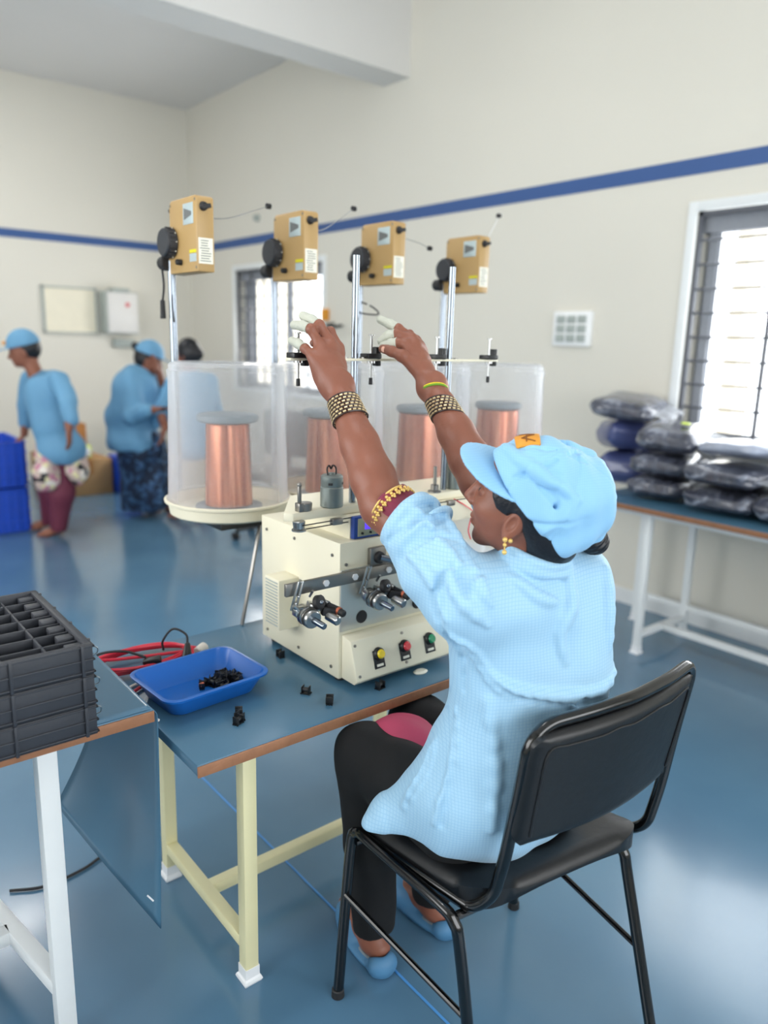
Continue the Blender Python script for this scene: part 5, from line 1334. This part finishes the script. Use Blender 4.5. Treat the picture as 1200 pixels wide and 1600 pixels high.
# folds
folds = [
 ([(0.9402, 0.9427, 1.0117), (0.9393, 0.8993, 0.9513), (0.9805, 0.8749, 0.8927), (1.0506, 0.8481, 0.8614), (1.1296, 0.8187, 0.8463), (1.2069, 0.8089, 0.8484), (1.2811, 0.8332, 0.8679)], .013, .016),
 ([(0.9333, 0.9502, 1.1093), (0.9264, 0.9149, 1.0595), (0.9603, 0.8728, 1.0105)], .012, .020),
 ([(0.9553, 0.992, 1.1327), (0.9482, 0.9069, 1.0937), (0.9688, 0.8756, 1.0442)], .009, .018),
 ([(0.9266, 1.0491, 1.1115), (0.925, 0.9733, 1.0743), (0.9268, 0.9292, 1.0187)], .009, .02),
 ([(0.9838, 0.9457, 1.145), (0.9624, 0.9142, 1.1134), (0.9633, 0.8882, 1.0719)], .010, .016),
 ([(1.1326, 0.8752, 1.0946), (1.1443, 0.8485, 1.0356), (1.1191, 0.8378, 0.9734), (1.1298, 0.8257, 0.9164)], .009, .025),
 ([(1.2571, 0.8659, 1.0492), (1.2298, 0.854, 0.9769), (1.2322, 0.834, 0.9147)], .010, .025),
 ([(1.0209, 0.8726, 1.0897), (1.059, 0.8564, 1.0501), (1.1025, 0.8422, 1.033)], .008, .02),
 ([(0.915, 1.0169, 0.7404), (0.9075, 1.0051, 0.6787), (0.8856, 1.0244, 0.5919)], .010, .02),
 ([(0.9508, 0.9668, 0.8055), (0.9357, 0.9277, 0.7199), (0.9098, 0.9369, 0.5875)], .008, .02),
 ([(0.9849, 0.8834, 0.843), (0.9847, 0.8498, 0.7267), (0.9862, 0.8488, 0.591)], .006, .03),
 ([(1.1458, 0.8311, 0.8434), (1.1828, 0.8177, 0.8107), (1.2613, 0.8096, 0.7764)], .010, .015),
 ([(0.9577, 1.1074, 1.1718), (0.9613, 1.0439, 1.1456), (0.9525, 0.9875, 1.1094)], .008, .014),
 ([(0.9962, 1.1032, 1.1745), (1.0013, 1.0427, 1.1635), (0.9948, 0.9724, 1.1312)], .009, .014),
]
base = SDF(); base.items = list(s.items)
for pts, r_, k_ in folds:
    Q = [base.snap(p) for p in [V3(v) for v in spline([Vector(p) for p in pts], 3)]]
    n_ = len(Q)
    for i in range(n_-1):
        w0 = math.sin(PI*(i+.5)/n_)**.5; w1 = math.sin(PI*min(i+1.5, n_-.5)/n_)**.5
        s.cone(Q[i], Q[i+1], r_*.85*w0+.001, r_*.85*w1+.001, k=k_*.6)
creases = [
 [(0.9328, 0.9282, 0.9867), (0.9429, 0.8899, 0.9288), (0.9876, 0.8642, 0.8757), (1.058, 0.8374, 0.8453), (1.1321, 0.8114, 0.8285), (1.2096, 0.8013, 0.83)],
 [(0.9831, 0.9446, 1.1393), (0.9668, 0.9231, 1.1105), (0.9545, 0.9125, 1.0851), (0.9379, 0.9055, 1.0599)],
 [(0.9414, 0.9527, 1.0952), (0.924, 0.9535, 1.0491), (0.9269, 0.9363, 0.9979), (0.9304, 0.9272, 0.9311), (0.9371, 0.9374, 0.8482)],
 [(0.9403, 1.0806, 1.1214), (0.9565, 1.0478, 1.1455), (1, 1.0452, 1.1683)],
 [(0.9363, 1.0502, 1.0969), (0.9546, 1.0299, 1.1243), (0.9768, 0.9887, 1.1365)],
 [(1.1435, 0.8276, 0.8252), (1.181, 0.8149, 0.7959), (1.2597, 0.8072, 0.7636)],
 [(0.9493, 0.9645, 0.7934), (0.939, 0.9216, 0.7081), (0.9243, 0.9252, 0.5879)],
 [(0.9283, 1.0026, 0.7285), (0.9223, 0.9932, 0.6792), (0.9006, 1.0123, 0.5924)],
]
base2 = SDF(); base2.items = list(s.items)
for pts in creases:
    Q = [base2.snap(p) for p in [V3(v) for v in spline([Vector(p) for p in pts], 3)]]
    n_ = len(Q)
    for i in range(n_-1): s.cone(Q[i], Q[i+1], .0045*math.sin(PI*(i+.5)/n_)**.5+.0005, k=.010, op='s')
def cloth_noise(P, d):
    m_ = np.abs(d) < .03
    a = np.sin(P[:, 2]*31+4*np.sin(P[:, 0]*11)+P[:, 1]*13)*np.sin(P[:, 0]*23-P[:, 1]*17+3*np.sin(P[:, 2]*9))
    return np.where(m_, d+.0030*a, d)
s.post.append(cloth_noise)
# hem and cuff openings
def hem(P):
    z = .497+.012*np.sin(P[:, 0]*22)+.10*np.clip(P[:, 1]-1.16, 0, 1)
    z = z-.035*np.clip((.98-P[:, 1])/.12, 0, 1)
    return z-P[:, 2]
s.fn(hem, (1.1, 1, .5), 9, k=.008, op='i')
s.fn(lambda P: np.where(np.linalg.norm(P-Lc, axis=1) < .12, (P-(Lc+ds*.006))@ds, -1), Lc, .14, k=.004, op='i')
# neck opening
s.ell(NK+[-.006, .004, .090], (.054, .054, .07), k=.008, op='s')
coat = s.mesh((.80, .74, .44), (1.42, 1.34, 1.24), .0042, 'coat', M['jacket'], wm)

# ---- cap, worn low and a little askew
def headframe(az, pit, rol):
    a_ = left_*math.cos(az)+fwd_*math.sin(az); f = a_*math.cos(pit)+V3((0, 0, 1))*math.sin(pit); u = -a_*math.sin(pit)+V3((0, 0, 1))*math.cos(pit)
    s_ = np.cross(u, f); s_ = -s_ if s_@fwd_ > 0 else s_
    return f, u*math.cos(rol)+s_*math.sin(rol), s_*math.cos(rol)-u*math.sin(rol)
KF, KU, KS = headframe(math.radians(-5), math.radians(25), math.radians(22))
KC = V3((1.1323, 0.9051, 1.2192)); KR = [KF, KS, KU]
def KL(a, b, c): return KC+KF*a+KS*b+KU*c
s = SDF(.02)
s.ell(KL(-.002, 0, .0), (.120, .100, .104), KR, k=.02)
s.ell(KL(-.050, 0, .020), (.082, .084, .082), KR, k=.04)
s.ell(HC, (.106, .089, .112), HR, k=.03); s.ell(HL(-.06, 0, -.035), (.066, .074, .066), HR, k=.02)
Pa, Pb = V3((1.0326, 0.9125, 1.2596)), V3((1.1765, 0.8583, 1.1145)); ed = (Pb-Pa)/np.linalg.norm(Pb-Pa)
EN = np.cross(KS, ed); EN /= np.linalg.norm(EN); EN = EN if EN@KU > 0 else -EN
s.fn(lambda P: -((P-Pa)@EN), KC, 9, k=.003, op='i')
for a in (20, 80, 140):
    n_ = KF*math.sin(math.radians(a))+KS*math.cos(math.radians(a))
    s.post.append(lambda P, d, n_=n_: d+.0014*np.exp(-(((P-KC)@n_)/.0016)**2)*(np.abs(d) < .02))
s.ell(KL(-.03, 0, .106), (.009, .009, .004), KR, k=.003)
def capfold(P, d):
    q = P-KC; a = q@KF; b = q@KS; c = q@KU
    w = .0034*np.sin(a*45+c*70+b*20+1.0)*np.exp(-((a+.02)/.09)**2)+.0018*np.sin(a*110-c*60+b*30)
    dep = .005*np.exp(-((a*.55+c-.012)/.006)**2)*np.exp(-((a-.03)/.06)**2)
    return np.where(np.abs(d) < .02, d+w+dep, d)
s.post.append(capfold)
capb = SDF(); capb.items = list(s.items)
for pts, rr in (([(1.0392, 0.9229, 1.3141), (1.0464, 0.8808, 1.2807), (1.0686, 0.8521, 1.2447), (1.1237, 0.8489, 1.207), (1.163, 0.8463, 1.172)], .0035),
            ([(1.0321, 0.8881, 1.2658), (1.0588, 0.8685, 1.2734), (1.0999, 0.8524, 1.2885), (1.1559, 0.8599, 1.2901)], .0030),
            ([(1.1345, 0.913, 1.3209), (1.1694, 0.8786, 1.301), (1.2058, 0.866, 1.2692), (1.2413, 0.8612, 1.2163), (1.2471, 0.856, 1.1692)], .0040),
            ([(1.1808, 0.8632, 1.2803), (1.1932, 0.8532, 1.2353), (1.1698, 0.8459, 1.1898), (1.1635, 0.8515, 1.1459)], .0035),
            ([(1.0746, 0.86, 1.1977), (1.1095, 0.8528, 1.1802), (1.1434, 0.8446, 1.1565)], .0025),
            ([(1.0604, 0.9024, 1.3035), (1.0909, 0.875, 1.2954), (1.1399, 0.8525, 1.2649)], .0030)):
    Q = [capb.snap(q) for q in [V3(v) for v in spline([Vector(q) for q in pts], 4)]]
    for i in range(len(Q)-1): s.cone(Q[i], Q[i+1], rr*math.sin(PI*(i+.5)/len(Q))**.5+.0003, k=.006, op='s')
for pts in ([(1.0514, 0.9426, 1.325), (1.0437, 0.8872, 1.2951), (1.069, 0.857, 1.2626), (1.1297, 0.8474, 1.2187)], [(1.1527, 0.9131, 1.3271), (1.1875, 0.878, 1.3047), (1.2335, 0.8655, 1.2544)], [(1.2008, 0.8539, 1.2591), (1.2185, 0.8492, 1.202), (1.1892, 0.8466, 1.1559)]):
    Q = [capb.snap(q) for q in [V3(v) for v in spline([Vector(q) for q in pts], 4)]]
    for i in range(len(Q)-1): s.cone(Q[i], Q[i+1], .006*math.sin(PI*(i+.5)/len(Q))**.5+.0003, k=.014)
cap = s.mesh(KC-.2, KC+.2, .0024, 'cap', M['cap'], wm)
s = SDF(.006)
def brim(P):
    q = P-KL(.078, 0, .0); a = q@KF; b = q@KS; c = q@KU
    zc = -1.3*b*b-.10*a+.020
    r = (np.sqrt((a/1.16)**2+b**2)-.092)
    return np.maximum(np.maximum(r, np.abs(c-zc)-.0026), -(a+.012))*.8
s.fn(brim, KL(.11, 0, .0), .18)
s.mesh(KC-.3, KC+.3, .0024, 'cap_brim', M['cap'], wm)
badge_c = capb.snap((1.087, 0.9091, 1.3102)); bx_ = KS*.55-KF*.0+KU*0; 
e_ = 1e-3; Qg = np.array([badge_c, badge_c+[e_, 0, 0], badge_c+[0, e_, 0], badge_c+[0, 0, e_]]); vg = capb.eval(Qg); bn = (vg[1:]-vg[0])/e_; bn /= np.linalg.norm(bn)
bu = KS-bn*(KS@bn); bu /= np.linalg.norm(bu); bv = np.cross(bn, bu)
def onCap(x_, y_, lift=.0015):
    q = capb.snap(badge_c+bu*x_+bv*y_, 3); return q+bn*lift
g = MB().grid(lambda u, v: Vector(onCap((u-.5)*.062, (v-.5)*.046)), 12, 8).build('cap_badge', M['orange'], cap)
sm = g.modifiers.new('t', 'SOLIDIFY'); sm.thickness = .004; sm.offset = 0
pb = MB()
for a, b_ in (((-.022, -.014), (-.008, .014)), ((-.008, .014), (.004, -.010)), ((.004, -.010), (.022, .014)), ((-.018, .0), (.020, -.002))):
    pb.tube([tuple(onCap(a[0]+(b_[0]-a[0])*k/4, a[1]+(b_[1]-a[1])*k/4, .0042)) for k in range(5)], .0013, 6)
pb.build('badge_emblem', M['orange_dark'], cap)

# ---- hair
s = SDF(.012)
s.ell(HL(-.010, 0, -.004), (.100, .081, .108), HR)
s.ell(HL(-.055, 0, -.062), (.060, .066, .064), HR, k=.03)
s.ell(HL(.045, .062, -.004), (.034, .016, .034), HR, k=.012)
s.ell(HL(.045, -.062, -.004), (.034, .016, .034), HR, k=.012)
def hairline(P):
    q = P-HC; a = q@HF; c = q@HU
    amax = np.interp(c, [-.12, -.10, -.065, -.045, -.030, -.018, 0, .04], [-.035, -.030, -.022, -.010, .020, .048, .060, .074])
    return np.maximum(a-amax, -(c+.128))*.8
s.fn(hairline, HC, 9, k=.006, op='i')
s.fn(lambda P: (P-Pa)@EN-.014, HC, 9, k=.008, op='i')
for b_ in (-1, 1): s.ell(HL(.012, b_*.085, -.046), (.022, .022, .032), HR, k=.006, op='s')
hair = s.mesh(HC-.2, HC+.2, .0026, 'hair', M['hair'], wm)
bun = SDF(.01); bc = V3((1.2437, 0.8595, 1.126)); bun.ell(bc, (.030, .028, .026)); bun.cone(bc+(HC-bc)*.35, bc, .022, .024)
bun.post.append(lambda P, d: d+.0012*np.sin((P[:, 0]-P[:, 2])*420))
bun.mesh(bc-.06, bc+.06, .002, 'hair_bun', M['hair'], hair)
# earring
e = HL(.014, .080, -.068)
q = MB().ball(tuple(e), .005, 12, 8).ball(tuple(e-HF*.010+HU*.001), .0042, 12, 8).ball(tuple(e+V3((0, 0, -.010))), .0038, 12, 8)
q.cyl(tuple(e), tuple(e+V3((0, 0, -.022))), .0013, seg=8).ball(tuple(e+V3((0, 0, -.024))), .0048, 12, 8)
q.build('earring', M['gold_thread'], wm)
# eyes and brows
for b_ in (1, -1):
    o = MB().ball(tuple(HL(.0895, b_*.031, -.0085)), (.0052, .0052, .0052), 12, 8).build('eye', M['black'], wm)
    MB().tube([tuple(HL(.090-.010*k*k/9, b_*(.018+.009*k), .012+.003*math.sin(k))) for k in range(4)], .0022, 6).build('eyebrow', M['hair'], wm)

# ---- trousers, tunic, clogs
s = SDF(.04)
s.chain([LHp+[0, .02, 0], LHp+(LKn-LHp)*.6, LKn+[.008, -.008, 0]], [.10, .085, .066], k=.04)
s.chain([LKn, LKn+(LAn-LKn)*.5+[0, -.01, 0], LAn+(LKn-LAn)*-.03], [.066, .064, .054], k=.03)
s.chain([RHp+[0, .02, 0], RKn], [.10, .074], k=.04); s.chain([RKn, RAn+(RKn-RAn)*-.03], [.074, .052], k=.03)
s.post.append(lambda P, d: np.where(np.abs(d) < .03, d+.0035*np.sin(P[:, 2]*34+P[:, 0]*20)*np.sin(P[:, 0]*40+P[:, 1]*22), d))
zc_ = LAn[2]-.035
s.fn(lambda P: (zc_-.01*np.sin(P[:, 0]*30))-P[:, 2], (1, 1.1, .3), 9, k=.004, op='i')
s.mesh((.82, .84, .02), (1.38, 1.46, .68), .0045, 'trousers', M['trouser'], wm)
s = SDF(.03)
s.ell((1.0682, 1.2094, 0.6032), (.070, .085, .042), k=.03); s.cone((1.06, 1.10, .55), (1.12, 1.22, .56), .070, .05)
s.post.append(lambda P, d: d+.003*np.sin(P[:, 0]*60+P[:, 1]*30))
s.mesh((.86, .95, .45), (1.35, 1.40, .75), .004, 'tunic_hem', M['pinkm'], wm)
for an, fd in ((LAn, V3((.02, .10, 0))), (RAn, V3((.0, .10, 0)))):
    s = SDF(.02); b0 = V3((an[0], an[1], 0)); f_ = fd/np.linalg.norm(fd); sd_ = np.array((f_[1], -f_[0], 0))
    fr = [f_, sd_, V3((0, 0, 1))]
    s.ell(b0+f_*.05+[0, 0, .012], (.125, .046, .018), fr, k=.01); s.ell(b0+f_*.10+[0, 0, .035], (.070, .045, .036), fr, k=.02); s.ell(b0-f_*.055+[0, 0, .025], (.028, .038, .03), fr, k=.015)
    s.ell(b0+f_*.0+[0, 0, .062], (.062, .032, .042), fr, k=.006, op='s')
    s.fn(lambda P: .0015-P[:, 2], b0, 9, k=.003, op='i')
    for k in range(5):
        c_ = b0+f_*(.075+.018*k)+sd_*(.012 if k % 2 else -.012)+[0, 0, .072-.007*k]; s.ell(c_, (.005, .005, .008), k=.002, op='s')
    sh = s.mesh(b0+[-.16, -.16, -.01], b0+[.16, .2, .12], .003, 'clog', M['shoe'], wm)
    MB().ball(tuple(b0+f_*.0+V3((0, 0, .024))), (.03, .055, .004)).build('insole', M['shoe_sole'], sh)
